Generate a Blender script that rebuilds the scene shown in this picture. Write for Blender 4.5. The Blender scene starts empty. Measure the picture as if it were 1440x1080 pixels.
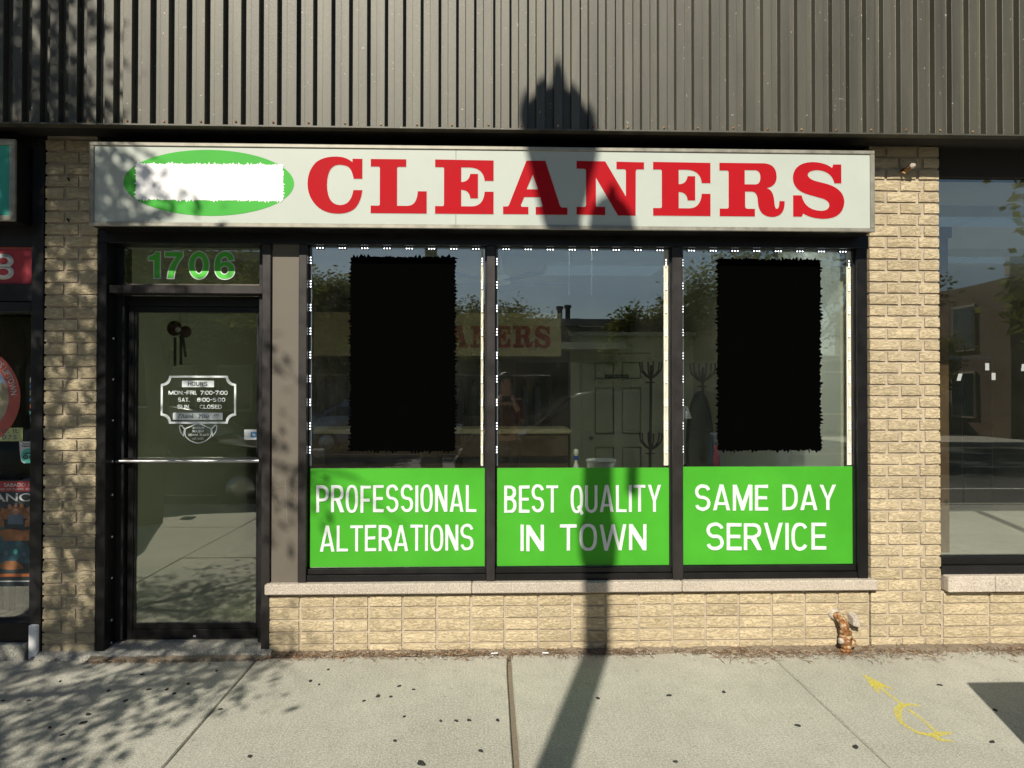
import bpy, bmesh, math, random
from mathutils import Vector, Matrix, noise
R = math.radians
random.seed(7)
scene = bpy.context.scene
C = scene.collection

# ------------------------------------------------------------------ camera, sky, sun, exposure
cam_data = bpy.data.cameras.new('camera')
cam_data.sensor_width = 36.0
cam_data.lens = 25.0
cam_data.clip_start = 0.02
cam_data.clip_end = 600
camera = bpy.data.objects.new('camera', cam_data)
C.objects.link(camera)
camera.location = (0, -4.25, 1.55)
camera.rotation_euler = (R(90 + 0.59), R(-0.05), R(-1.8))
scene.camera = camera

SUN_EL, SUN_AZ = 36.9, 195.96          # azimuth clockwise from +Y
world = bpy.data.worlds.new('World')
scene.world = world
world.use_nodes = True
wn = world.node_tree
wn.nodes.clear()
w_out = wn.nodes.new('ShaderNodeOutputWorld')
w_bg = wn.nodes.new('ShaderNodeBackground')
w_sky = wn.nodes.new('ShaderNodeTexSky')
w_sky.sky_type = 'NISHITA'
w_sky.sun_disc = False
w_sky.sun_elevation = R(SUN_EL)
w_sky.sun_rotation = R(SUN_AZ)
w_sky.air_density = 1.0
w_sky.dust_density = 0.3
w_sky.ozone_density = 2.0
w_bg.inputs['Strength'].default_value = 0.050
wn.links.new(w_sky.outputs[0], w_bg.inputs['Color'])
wn.links.new(w_bg.outputs[0], w_out.inputs['Surface'])

sun_data = bpy.data.lights.new('sun', 'SUN')
sun_data.energy = 5.0
sun_data.angle = R(0.5)
sun_data.color = (1.0, 0.93, 0.80)
sun = bpy.data.objects.new('sun', sun_data)
C.objects.link(sun)
sun.rotation_euler = Vector((0.286, 1.0, -0.78)).to_track_quat('-Z', 'Y').to_euler()

scene.view_settings.view_transform = 'Standard'
scene.view_settings.look = 'None'
scene.view_settings.exposure = 0.22
scene.view_settings.gamma = 1.0
scene.view_settings.use_curve_mapping = False
scene.cycles.max_bounces = 10
scene.cycles.transparent_max_bounces = 24
scene.cycles.glossy_bounces = 5
scene.cycles.diffuse_bounces = 5
scene.cycles.sample_clamp_indirect = 6.0
scene.cycles.use_denoising = True

# ------------------------------------------------------------------ materials
class NT:
    def __init__(s, name):
        s.m = bpy.data.materials.new(name); s.m.use_nodes = True
        s.t = s.m.node_tree; s.t.nodes.clear()
        s.out = s.n('ShaderNodeOutputMaterial')
    def n(s, typ, **kw):
        nd = s.t.nodes.new(typ)
        for k, v in kw.items(): setattr(nd, k, v)
        return nd
    def l(s, a, b): s.t.links.new(a, b)
    def coord(s, scale=(1, 1, 1), rand=False, world=False):
        if world:
            g = s.n('ShaderNodeNewGeometry'); src = g.outputs['Position']
        else:
            tc = s.n('ShaderNodeTexCoord'); src = tc.outputs['Object']
        mp = s.n('ShaderNodeMapping'); mp.inputs['Scale'].default_value = scale
        if rand:
            oi = s.n('ShaderNodeObjectInfo')
            ml = s.n('ShaderNodeMath', operation='MULTIPLY'); ml.inputs[1].default_value = 37.0
            s.l(oi.outputs['Random'], ml.inputs[0])
            ad = s.n('ShaderNodeVectorMath', operation='ADD')
            s.l(src, ad.inputs[0]); s.l(ml.outputs[0], ad.inputs[1]); src = ad.outputs[0]
        s.l(src, mp.inputs['Vector'])
        return mp.outputs[0]
    def noise(s, vec, scale, detail=3, rough=0.5, dist=0.0):
        nd = s.n('ShaderNodeTexNoise'); nd.inputs['Scale'].default_value = scale
        nd.inputs['Detail'].default_value = detail; nd.inputs['Roughness'].default_value = rough
        nd.inputs['Distortion'].default_value = dist
        s.l(vec, nd.inputs['Vector']); return nd.outputs['Fac']
    def ramp(s, fac, stops):
        r = s.n('ShaderNodeValToRGB'); e = r.color_ramp.elements
        while len(e) > 1: e.remove(e[-1])
        e[0].position = stops[0][0]; e[0].color = (*stops[0][1], 1)
        for p, c in stops[1:]:
            x = e.new(p); x.color = (*c, 1)
        s.l(fac, r.inputs[0]); return r.outputs[0]
    def gray(s, fac, a, b, lo=0.0, hi=1.0):
        m = s.n('ShaderNodeMapRange'); m.inputs[1].default_value = a; m.inputs[2].default_value = b
        m.inputs[3].default_value = lo; m.inputs[4].default_value = hi
        s.l(fac, m.inputs[0]); return m.outputs[0]
    def mix(s, fac, a, b, mode='MIX'):
        m = s.n('ShaderNodeMix', data_type='RGBA', blend_type=mode)
        if isinstance(fac, (int, float)): m.inputs[0].default_value = fac
        else: s.l(fac, m.inputs[0])
        for i, v in ((6, a), (7, b)):
            if isinstance(v, tuple): m.inputs[i].default_value = (*v, 1)
            else: s.l(v, m.inputs[i])
        return m.outputs[2]
    def bump(s, h, strength=0.4, dist=0.003, nrm=None):
        b = s.n('ShaderNodeBump'); b.inputs['Strength'].default_value = strength
        b.inputs['Distance'].default_value = dist
        s.l(h, b.inputs['Height'])
        if nrm is not None: s.l(nrm, b.inputs['Normal'])
        return b.outputs[0]
    def pbr(s, col, rough=0.6, metal=0.0, nrm=None, spec=0.5, emit=None, es=0.0):
        p = s.n('ShaderNodeBsdfPrincipled')
        if isinstance(col, tuple): p.inputs['Base Color'].default_value = (*col, 1)
        else: s.l(col, p.inputs['Base Color'])
        if isinstance(rough, (int, float)): p.inputs['Roughness'].default_value = rough
        else: s.l(rough, p.inputs['Roughness'])
        p.inputs['Metallic'].default_value = metal
        p.inputs['Specular IOR Level'].default_value = spec
        if nrm is not None: s.l(nrm, p.inputs['Normal'])
        if emit:
            p.inputs['Emission Color'].default_value = (*emit, 1); p.inputs['Emission Strength'].default_value = es
        s.l(p.outputs[0], s.out.inputs['Surface'])
        return p

def simple(name, col, rough=0.6, metal=0.0, var=0.12, vs=6.0, bump=0.15, bs=60.0, spec=0.5, dist=0.001):
    """a paint, metal or plastic with faint grime and grain"""
    t = NT(name); v = t.coord(rand=True)
    n1 = t.noise(v, vs, 4, 0.6)
    c = t.mix(t.gray(n1, 0.3, 0.75), tuple(x * (1 - var) for x in col), tuple(min(1, x * (1 + var)) for x in col))
    n2 = t.noise(v, bs, 3)
    t.pbr(c, t.gray(n1, 0.3, 0.7, max(0.02, rough - 0.08), min(1, rough + 0.1)), metal, t.bump(n2, bump, dist), spec)
    return t.m

def m_brick(name, base=(0.575, 0.475, 0.315)):
    t = NT(name); v = t.coord((1, 1, 1), rand=True)
    oi = t.n('ShaderNodeObjectInfo')
    sv = t.coord((22, 22, 84), rand=True)
    sq = t.noise(sv, 1.0, 3.0, 0.55, 1.1)
    ridg = t.n('ShaderNodeMath', operation='ABSOLUTE')
    sb = t.n('ShaderNodeMath', operation='SUBTRACT'); sb.inputs[1].default_value = 0.5
    t.l(sq, sb.inputs[0]); t.l(sb.outputs[0], ridg.inputs[0])
    rr = t.gray(ridg.outputs[0], 0.0, 0.045)
    amt = t.gray(t.noise(v, 9, 2), 0.36, 0.5, 0.35, 1.0)
    mm = t.n('ShaderNodeMath', operation='MULTIPLY'); t.l(rr, mm.inputs[0]); mm.inputs[1].default_value = 1.0
    fine = t.noise(v, 320, 4, 0.7)
    dark = tuple(x * 0.80 for x in base); light = tuple(min(1, x * 1.10) for x in base)
    c = t.mix(oi.outputs['Random'], dark, light)
    c = t.mix(t.gray(t.noise(v, 14, 3), 0.40, 0.75, 0, 0.30), c, (0.46, 0.33, 0.17))
    c = t.mix(t.gray(fine, 0.35, 0.75, 0, 0.5), c, (0.62, 0.52, 0.34))
    c = t.mix(t.gray(mm.outputs[0], 0.0, 0.5, 0.27, 0.0), c, (0.27, 0.20, 0.10))
    wp = t.coord((1, 1, 1), world=True)
    grime = t.gray(t.noise(wp, 2.3, 4, 0.65), 0.52, 0.75, 0, 0.35)
    c = t.mix(grime, c, (0.30, 0.24, 0.15))
    b1 = t.bump(mm.outputs[0], 0.8, 0.0034)
    b2 = t.bump(fine, 0.5, 0.0012, b1)
    t.pbr(c, 0.9, 0, b2, 0.25)
    return t.m

def m_concrete(name, base=(0.455, 0.445, 0.380), streak=True, stain=0.5):
    t = NT(name); v = t.coord(world=True)
    n1 = t.noise(v, 1.1, 5, 0.62); n2 = t.noise(v, 7, 5, 0.65); n3 = t.noise(v, 105, 3, 0.8); n4 = t.noise(v, 210, 2, 0.6)
    c = t.mix(t.gray(n1, 0.32, 0.68), tuple(x * 0.80 for x in base), tuple(x * 1.12 for x in base))
    c = t.mix(t.gray(n2, 0.46, 0.74, 0, stain), c, tuple(x * y for x, y in zip(base, (0.66, 0.68, 0.66))))
    c = t.mix(t.gray(n3, 0.50, 0.64, 0, 0.62), c, tuple(x * 0.50 for x in base))
    c = t.mix(t.gray(n3, 0.50, 0.36, 0, 0.65), c, (0.68, 0.66, 0.57))
    c = t.mix(t.gray(n4, 0.64, 0.70, 0, 0.75), c, (0.12, 0.11, 0.09))
    c = t.mix(t.gray(t.noise(v, 24, 4, 0.65), 0.60, 0.70, 0, 0.60), c, tuple(x * 0.5 for x in base))
    if streak:
        sv = t.coord((120, 5, 1), world=True)
        n5 = t.noise(sv, 1.0, 3, 0.6)
        c = t.mix(t.gray(n5, 0.4, 0.7, 0, 0.30), c, tuple(x * 0.62 for x in base))
        b = t.bump(n5, 0.35, 0.003)
    else: b = None
    oi = t.n('ShaderNodeObjectInfo')
    c = t.mix(t.gray(oi.outputs['Random'], 0, 1, 0, 0.14), c, tuple(x * 0.6 for x in base))
    b = t.bump(n3, 0.7, 0.0030, b)
    t.pbr(c, 0.92, 0, b, 0.25)
    return t.m

def m_glass(name, refl=0.085, tint=(0.80, 0.84, 0.80), dirt=0.02):
    t = NT(name)
    v = t.coord(world=True)
    fr = t.n('ShaderNodeFresnel'); fr.inputs['IOR'].default_value = 1.52
    fac = t.gray(fr.outputs[0], 0.04, 1.0, refl, 1.0)
    tr = t.n('ShaderNodeBsdfTransparent'); tr.inputs[0].default_value = (*tint, 1)
    gl = t.n('ShaderNodeBsdfGlossy'); gl.inputs['Roughness'].default_value = 0.0
    wv = t.coord((1.3, 1.3, 0.8), world=True)
    t.l(t.bump(t.noise(wv, 1.0, 1), 0.05, 0.02), gl.inputs['Normal'])
    mx = t.n('ShaderNodeMixShader'); t.l(fac, mx.inputs[0]); t.l(tr.outputs[0], mx.inputs[1]); t.l(gl.outputs[0], mx.inputs[2])
    df = t.n('ShaderNodeBsdfDiffuse'); df.inputs[0].default_value = (0.55, 0.56, 0.5, 1)
    n1 = t.noise(v, 3.0, 4, 0.7); n2 = t.noise(v, 160, 2)
    d1 = t.gray(n1, 0.4, 0.8, dirt * 0.2, dirt)
    sp = t.gray(n2, 0.70, 0.78, 0, 0.12)
    ad = t.n('ShaderNodeMath', operation='ADD'); t.l(d1, ad.inputs[0]); t.l(sp, ad.inputs[1])
    m2 = t.n('ShaderNodeMixShader'); t.l(ad.outputs[0], m2.inputs[0]); t.l(mx.outputs[0], m2.inputs[1]); t.l(df.outputs[0], m2.inputs[2])
    t.l(m2.outputs[0], t.out.inputs['Surface'])
    return t.m

def m_leaf(name, col):
    t = NT(name); g = t.n('ShaderNodeNewGeometry')
    v = t.coord(world=True)
    c = t.mix(t.gray(t.noise(v, 2.5, 3), 0.3, 0.7), tuple(x * 0.6 for x in col), tuple(x * 1.35 for x in col))
    c = t.mix(t.gray(t.noise(v, 30, 1), 0.4, 0.7, 0, 0.5), c, (col[0] * 1.9, col[1] * 1.5, col[2]))
    d = t.n('ShaderNodeBsdfDiffuse'); t.l(c, d.inputs[0])
    tl = t.n('ShaderNodeBsdfTranslucent'); t.l(c, tl.inputs[0])
    mx = t.n('ShaderNodeMixShader'); mx.inputs[0].default_value = 0.5
    t.l(d.outputs[0], mx.inputs[1]); t.l(tl.outputs[0], mx.inputs[2]); t.l(mx.outputs[0], t.out.inputs['Surface'])
    return t.m

def m_emit(name, col, st):
    t = NT(name); t.pbr(col, 0.4, emit=col, es=st); return t.m

def m_fascia(name):
    t = NT(name); v = t.coord(world=True)
    st = t.coord((9, 1, 0.7), world=True)
    base = (0.050, 0.048, 0.034)
    n1 = t.noise(st, 1.0, 4, 0.6); gr = t.noise(v, 520, 3, 0.6)
    c = t.mix(t.gray(n1, 0.34, 0.66), tuple(x * 0.66 for x in base), tuple(x * 1.35 for x in base))
    c = t.mix(t.gray(t.noise(v, 60, 2), 0.735, 0.76, 0, 0.8), c, (0.45, 0.42, 0.35))
    c = t.mix(t.gray(t.noise(v, 4, 4), 0.5, 0.75, 0, 0.3), c, (0.075, 0.065, 0.05))
    t.pbr(c, t.gray(gr, 0.3, 0.7, 0.43, 0.53), 0.0, t.bump(gr, 0.45, 0.0016), 0.74).inputs['Specular Tint'].default_value = (1.0, 0.98, 0.92, 1)
    return t.m

def m_patch(name, col, thr=0.47, sc=90):
    """paint sprayed thinly on concrete: covered where the noise is high"""
    t = NT(name); v = t.coord(world=True)
    f = t.gray(t.noise(v, sc, 4, 0.7), thr - 0.17, thr + 0.15, 0, 0.85)
    tr = t.n('ShaderNodeBsdfTransparent'); d = t.n('ShaderNodeBsdfDiffuse'); d.inputs[0].default_value = (*col, 1)
    mx = t.n('ShaderNodeMixShader'); t.l(f, mx.inputs[0]); t.l(tr.outputs[0], mx.inputs[1]); t.l(d.outputs[0], mx.inputs[2])
    t.l(mx.outputs[0], t.out.inputs['Surface']); return t.m

def m_rust(name):
    t = NT(name); v = t.coord(world=True)
    n1 = t.noise(v, 34, 5, 0.7); n2 = t.noise(v, 120, 4, 0.7)
    c = t.ramp(n1, [(0.34, (0.07, 0.028, 0.015)), (0.46, (0.24, 0.105, 0.04)), (0.54, (0.36, 0.20, 0.09)), (0.60, (0.50, 0.42, 0.28)), (0.68, (0.58, 0.53, 0.42))])
    c = t.mix(t.gray(n2, 0.5, 0.7, 0, 0.6), c, (0.10, 0.045, 0.02))
    t.pbr(c, 0.85, 0, t.bump(n2, 0.9, 0.002), 0.2); return t.m

def m_ground(name, base, sc=40):
    t = NT(name); v = t.coord(world=True)
    c = t.mix(t.gray(t.noise(v, sc, 4, 0.7), 0.3, 0.7), tuple(x * 0.6 for x in base), tuple(x * 1.4 for x in base))
    c = t.mix(t.gray(t.noise(v, 0.4, 3), 0.4, 0.7, 0, 0.4), c, tuple(x * 0.7 for x in base))
    t.pbr(c, 0.9, 0, t.bump(t.noise(v, 150, 3), 0.6, 0.004), 0.3); return t.m

def m_rowbrick(name, base, mort=(0.3, 0.27, 0.23)):
    t = NT(name); g = t.n('ShaderNodeNewGeometry')
    sx = t.n('ShaderNodeSeparateXYZ'); t.l(g.outputs['Position'], sx.inputs[0])
    ad = t.n('ShaderNodeMath', operation='ADD'); t.l(sx.outputs[0], ad.inputs[0]); t.l(sx.outputs[1], ad.inputs[1])
    cb = t.n('ShaderNodeCombineXYZ'); t.l(ad.outputs[0], cb.inputs[0]); t.l(sx.outputs[2], cb.inputs[1])
    b = t.n('ShaderNodeTexBrick'); b.inputs['Scale'].default_value = 1
    b.inputs['Brick Width'].default_value = 0.21; b.inputs['Row Height'].default_value = 0.075; b.inputs['Mortar Size'].default_value = 0.008
    b.inputs['Color1'].default_value = (*base, 1); b.inputs['Color2'].default_value = (*[x * 0.7 for x in base], 1); b.inputs['Mortar'].default_value = (*mort, 1)
    t.l(cb.outputs[0], b.inputs['Vector'])
    t.pbr(b.outputs['Color'], 0.9); return t.m

M = {}
M['brick'] = m_brick('buff_brick')
M['brick_left'] = m_brick('buff_brick_weathered', (0.50, 0.43, 0.29))  # slightly darker brick for the left pillar
M['mortar'] = simple('mortar', (0.44, 0.375, 0.29), 0.95, 0, 0.2, 12, 0.8, 220, 0.2, 0.003)
M['concrete'] = m_concrete('sidewalk_concrete')
M['old_concrete'] = m_concrete('old_concrete', (0.36, 0.35, 0.31), False, 0.8)
M['limestone'] = m_concrete('limestone', (0.50, 0.43, 0.36), False, 0.4)
M['fascia'] = m_fascia('bronze_fascia')
M['bronze'] = simple('dark_bronze_metal', (0.010, 0.0095, 0.010), 0.38, 0.3, 0.2, 8, 0.2, 150)
M['filler'] = simple('bronze_filler_panel', (0.120, 0.104, 0.082), 0.6, 0.0, 0.10, 5, 0.15, 300)
M['mullion'] = simple('bronze_mullion', (0.029, 0.025, 0.024), 0.42, 0.3, 0.15, 9, 0.2, 200)
M['black_metal'] = simple('black_metal', (0.014, 0.014, 0.015), 0.4, 0.2, 0.25, 7, 0.2, 100)
M['black'] = simple('matt_black', (0.0012, 0.0012, 0.0012), 0.95, 0, 0.1, 7, 0.1, 100, 0.0)
M['dark_void'] = simple('dark_soffit', (0.022, 0.018, 0.014), 0.8, 0, 0.3, 5)
M['steel'] = simple('brushed_steel', (0.62, 0.62, 0.62), 0.34, 1.0, 0.04, 5, 0.0, 200)
M['sign_frame'] = simple('weathered_aluminium_frame', (0.30, 0.285, 0.235), 0.45, 0.35, 0.25, 14, 0.3, 180)
M['sign_face'] = simple('cream_acrylic_face', (0.455, 0.495, 0.445), 0.45, 0, 0.03, 3, 0.02, 30, 0.30)
M['red'] = simple('red_vinyl', (0.40, 0.008, 0.014), 0.6, 0, 0.07, 3, 0.02, 60, 0.08)
M['oval_green'] = simple('green_vinyl', (0.066, 0.40, 0.055), 0.5, 0, 0.10, 3, 0.02, 60, 0.15)
M['board_green'] = simple('green_board', (0.058, 0.355, 0.024), 0.5, 0, 0.12, 2.2, 0.10, 7, 0.18)
M['number_green'] = simple('number_green', (0.085, 0.52, 0.055), 0.45, 0, 0.05, 3, 0.02, 60, 0.3)
M['white'] = simple('white_vinyl', (0.66, 0.69, 0.70), 0.5, 0, 0.03, 5, 0.05, 60, 0.3)
M['white_paint'] = simple('bright_white_paint', (0.93, 0.93, 0.93), 0.8, 0, 0.01, 30, 0.3, 120, 0.1)
M['decal'] = simple('frosted_white_decal', (0.78, 0.84, 0.84), 0.6, 0, 0.12, 9, 0.05, 60, 0.3)
M['decal_dark'] = simple('dark_decal_print', (0.02, 0.03, 0.03), 0.6)
M['glass'] = m_glass('shop_glass', 0.25, (0.93, 0.95, 0.88), 0.014)
M['door_glass'] = m_glass('door_glass', 0.24, (0.84, 0.88, 0.76), 0.010)
M['glass_side'] = m_glass('neighbour_glass', 0.17, (0.93, 0.95, 0.92), 0.010)
M['car_glass'] = simple('car_glass', (0.012, 0.014, 0.016), 0.03, 0, 0.1, 3, 0, 50, 0.8)
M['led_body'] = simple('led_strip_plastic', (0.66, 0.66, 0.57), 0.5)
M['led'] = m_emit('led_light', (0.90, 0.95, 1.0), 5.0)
M['led_dim'] = simple('led_strip_shaded_plastic', (0.16, 0.19, 0.20), 0.5)  # shade on the left and top strips put into the plastic's colour
M['ledcap'] = simple('led_yellow_pad', (0.62, 0.55, 0.28), 0.6)
M['wall_in'] = simple('interior_wall_paint', (0.70, 0.71, 0.54), 0.85, 0, 0.06, 1.5, 0.1, 200)
M['wall_white'] = simple('white_wall_paint', (0.86, 0.88, 0.80), 0.8, 0, 0.04, 3)
M['wall_pale'] = simple('pale_plaster', (0.62, 0.64, 0.56), 0.85, 0, 0.06, 1.5, 0.1, 200)
M['beige_in'] = simple('beige_soffit_paint', (0.70, 0.60, 0.36), 0.8, 0, 0.06, 2)
M['ceiling_in'] = simple('ceiling_tile_paint', (0.78, 0.80, 0.80), 0.9, 0, 0.05, 2)
M['floor_in'] = simple('vinyl_floor', (0.42, 0.40, 0.34), 0.5, 0, 0.3, 3, 0.1, 60)
M['floor_side'] = m_concrete('dusty_concrete_floor', (0.78, 0.78, 0.72), False, 0.6)
M['brown_in'] = simple('brown_counter_laminate', (0.17, 0.105, 0.055), 0.5, 0, 0.3, 6)
M['door_in'] = simple('interior_door_paint', (0.74, 0.74, 0.58), 0.6, 0, 0.05, 3)
M['maroon'] = simple('maroon_letters', (0.40, 0.02, 0.02), 0.5)
M['plastic_white'] = simple('white_plastic', (0.72, 0.73, 0.72), 0.35, 0, 0.08, 20)
M['blue'] = simple('blue_plastic', (0.02, 0.06, 0.45), 0.4)
M['red_plastic'] = simple('red_enamel', (0.42, 0.03, 0.015), 0.3)
M['dark_red'] = simple('dark_red_lacquer', (0.09, 0.012, 0.012), 0.25)
M['rust'] = m_rust('rusty_iron')
M['yellow_spray'] = m_patch('yellow_spray_paint', (0.74, 0.64, 0.12), 0.46, 120)
M['chalk'] = simple('pale_scratch', (0.27, 0.24, 0.20), 0.9)
M['gum'] = simple('old_gum', (0.022, 0.022, 0.022), 0.8, 0, 0.4, 60)
M['dirt'] = m_ground('gutter_dirt', (0.23, 0.19, 0.14), 120)
M['litter'] = simple('dry_needles', (0.16, 0.11, 0.07), 0.9, 0, 0.5, 60)
M['litter_pale'] = simple('pale_litter', (0.50, 0.38, 0.25), 0.9, 0, 0.4, 60)
M['leaf_dry'] = simple('dry_leaf', (0.28, 0.15, 0.08), 0.8, 0, 0.5, 40)
M['asphalt'] = m_ground('asphalt', (0.060, 0.060, 0.058))
M['road_white'] = simple('road_paint', (0.6, 0.6, 0.57), 0.8)
M['bark'] = m_ground('bark', (0.085, 0.068, 0.050), 25)
M['leaf'] = m_leaf('locust_leaves', (0.105, 0.120, 0.030))
M['leaf2'] = m_leaf('maple_leaves', (0.095, 0.110, 0.028))
M['lawn'] = m_leaf('lawn_grass', (0.06, 0.09, 0.02))
M['opp_buff'] = m_rowbrick('opposite_buff_brick', (0.34, 0.27, 0.15))
M['opp_brown'] = m_rowbrick('opposite_brown_brick', (0.15, 0.085, 0.05), (0.16, 0.13, 0.1))
M['opp_trim'] = simple('opposite_stone_trim', (0.40, 0.35, 0.26), 0.8)
M['opp_glass'] = simple('opposite_window_glass', (0.03, 0.04, 0.045), 0.08, 0, 0.2, 2, 0, 50, 0.7)
M['roofing'] = simple('roof_felt', (0.07, 0.07, 0.07), 0.9)
M['lamp_iron'] = simple('lamp_post_paint', (0.02, 0.03, 0.025), 0.5, 0.2)
M['lamp_globe'] = simple('lamp_globe', (0.5, 0.5, 0.46), 0.4)
M['car_silver'] = simple('silver_car_paint', (0.36, 0.37, 0.38), 0.22, 0.5, 0.03, 2, 0, 50)
M['car_black'] = simple('black_car_paint', (0.015, 0.016, 0.02), 0.15, 0.1, 0.03, 2, 0, 50)
M['car_blue'] = simple('blue_car_paint', (0.03, 0.06, 0.14), 0.15, 0.2, 0.03, 2, 0, 50)
M['tyre'] = simple('tyre_rubber', (0.02, 0.02, 0.02), 0.9)
M['head_lamp'] = simple('headlamp_lens', (0.6, 0.6, 0.6), 0.08, 0.3)
M['tail_lamp'] = simple('tail_lamp_lens', (0.45, 0.01, 0.01), 0.1)
M['skin'] = simple('skin', (0.36, 0.20, 0.15), 0.5)
M['shirt'] = simple('dark_red_shirt', (0.085, 0.018, 0.018), 0.9)
M['trousers'] = simple('dark_trousers', (0.02, 0.022, 0.03), 0.9)
M['hair'] = simple('dark_hair', (0.012, 0.009, 0.007), 0.6)
M['phone'] = simple('phone_glass', (0.01, 0.01, 0.012), 0.1)
M['teal'] = simple('teal_sign_face', (0.04, 0.34, 0.27), 0.4, 0, 0.12, 4, 0.02, 30, 0.3)
M['red_board'] = simple('red_number_board', (0.36, 0.03, 0.045), 0.45, 0, 0.1, 4)
M['grey_white'] = simple('grey_white_print', (0.60, 0.60, 0.58), 0.5)
M['sticker_white'] = simple('sticker_white', (0.66, 0.67, 0.65), 0.5)
M['sticker_teal'] = simple('sticker_teal', (0.10, 0.50, 0.42), 0.5)
M['sticker_blue'] = simple('sticker_blue', (0.05, 0.25, 0.55), 0.5)
M['sticker_orange'] = simple('sticker_orange', (0.60, 0.18, 0.06), 0.5)
M['ring_red'] = simple('ring_red', (0.42, 0.09, 0.07), 0.5, 0, 0.15, 8)
M['pic_sky'] = simple('print_blue', (0.22, 0.30, 0.42), 0.5, 0, 0.3, 9)
M['pic_sand'] = simple('print_sand', (0.34, 0.30, 0.20), 0.5, 0, 0.3, 14)
M['pic_green'] = simple('print_green', (0.12, 0.18, 0.06), 0.5, 0, 0.3, 14)
M['placard'] = simple('yellow_green_placard', (0.42, 0.46, 0.20), 0.5, 0, 0.08, 9)
M['poster_dark'] = simple('poster_night_blue', (0.03, 0.045, 0.05), 0.45, 0, 0.4, 7)
M['poster_teal'] = simple('poster_teal_shapes', (0.03, 0.10, 0.13), 0.45, 0, 0.4, 9)
M['poster_orange'] = simple('poster_brown_orange', (0.28, 0.12, 0.05), 0.45, 0, 0.4, 20)
M['exit_green'] = simple('dark_green_plate', (0.02, 0.08, 0.05), 0.5)
M['paper'] = simple('paper_scrap', (0.36, 0.38, 0.38), 0.7)
M['pipe_grey'] = simple('grey_box_paint', (0.10, 0.14, 0.20), 0.5)
M['mirror'] = simple('mirror_glass', (0.03, 0.04, 0.03), 0.05, 0.0, 0.05, 3, 0, 50, 0.8)
M['bulb_metal'] = simple('lamp_silver', (0.6, 0.6, 0.6), 0.25, 0.8)
M['tube_on'] = m_emit('lit_tube_diffuser', (0.85, 0.93, 1.0), 8.5)  # added glow of a fitting out of view, brightening the shop
M['tube_low'] = m_emit('dimmer_tube_diffuser', (0.85, 0.93, 1.0), 0.8)  # weaker added glow for the second unseen fitting
M['tube'] = m_emit('lit_lamp_diffuser', (0.35, 0.45, 0.55), 0.15)  # faint glow; also put into the unlit fitting at the back

# ------------------------------------------------------------------ geometry helpers
class MB:
    """collects shapes into one mesh"""
    def __init__(s): s.v = []; s.f = []; s.mi = []; s.sm = []
    def add(s, vs, fs, mi=0, sm=False):
        o = len(s.v); s.v += [tuple(p) for p in vs]
        for f in fs: s.f.append(tuple(o + i for i in f)); s.mi.append(mi); s.sm.append(sm)
        return s
    def box(s, x0, x1, y0, y1, z0, z1, mi=0):
        v = [(x0, y0, z0), (x1, y0, z0), (x1, y1, z0), (x0, y1, z0), (x0, y0, z1), (x1, y0, z1), (x1, y1, z1), (x0, y1, z1)]
        return s.add(v, [(0, 3, 2, 1), (4, 5, 6, 7), (0, 1, 5, 4), (1, 2, 6, 5), (2, 3, 7, 6), (3, 0, 4, 7)], mi)
    def tube(s, pts, rad, n=10, mi=0, cap=True):
        pts = [Vector(p) for p in pts]
        if isinstance(rad, (int, float)): rad = [rad] * len(pts)
        vs = []; ref = None
        for i, p in enumerate(pts):
            d = (pts[min(i + 1, len(pts) - 1)] - pts[max(i - 1, 0)])
            d = d.normalized() if d.length > 1e-9 else Vector((0, 0, 1))
            if ref is None: ref = Vector((1, 0, 0)) if abs(d.x) < 0.9 else Vector((0, 1, 0))
            a = (ref - d * ref.dot(d)).normalized(); b = d.cross(a); ref = a
            for k in range(n):
                t = 2 * math.pi * k / n
                vs.append(p + (a * math.cos(t) + b * math.sin(t)) * rad[i])
        fs = [(i * n + k, i * n + (k + 1) % n, (i + 1) * n + (k + 1) % n, (i + 1) * n + k) for i in range(len(pts) - 1) for k in range(n)]
        s.add(vs, fs, mi, True)
        if cap:
            s.add(vs[:n], [tuple(range(n))[::-1]], mi); s.add(vs[-n:], [tuple(range(n))], mi)
        return s
    def lathe(s, c, prof, n=20, mi=0, axis='z'):
        vs = []
        for r, h in prof:
            for k in range(n):
                t = 2 * math.pi * k / n
                if axis == 'z': vs.append((c[0] + r * math.cos(t), c[1] + r * math.sin(t), c[2] + h))
                elif axis == 'y': vs.append((c[0] + r * math.cos(t), c[1] + h, c[2] + r * math.sin(t)))
                else: vs.append((c[0] + h, c[1] + r * math.cos(t), c[2] + r * math.sin(t)))
        fs = [(i * n + k, i * n + (k + 1) % n, (i + 1) * n + (k + 1) % n, (i + 1) * n + k) for i in range(len(prof) - 1) for k in range(n)]
        s.add(vs, fs, mi, True)
        s.add(vs[:n], [tuple(range(n))], mi); s.add(vs[-n:], [tuple(range(n))], mi)
        return s
    def build(s, name, mats, parent=None, bevel=0.0, loc=None):
        me = bpy.data.meshes.new(name); me.from_pydata(s.v, [], s.f)
        for m in (mats if isinstance(mats, (list, tuple)) else [mats]): me.materials.append(m)
        me.polygons.foreach_set('material_index', s.mi); me.polygons.foreach_set('use_smooth', s.sm)
        bm = bmesh.new(); bm.from_mesh(me); bmesh.ops.recalc_face_normals(bm, faces=bm.faces); bm.to_mesh(me); bm.free()
        me.update()
        o = bpy.data.objects.new(name, me); C.objects.link(o)
        if bevel:
            b = o.modifiers.new('bevel', 'BEVEL'); b.width = bevel; b.segments = 1; b.limit_method = 'ANGLE'
        if parent is not None:
            o.parent = parent; o.location = -parent.location
        if loc: o.location = loc
        return o

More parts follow.
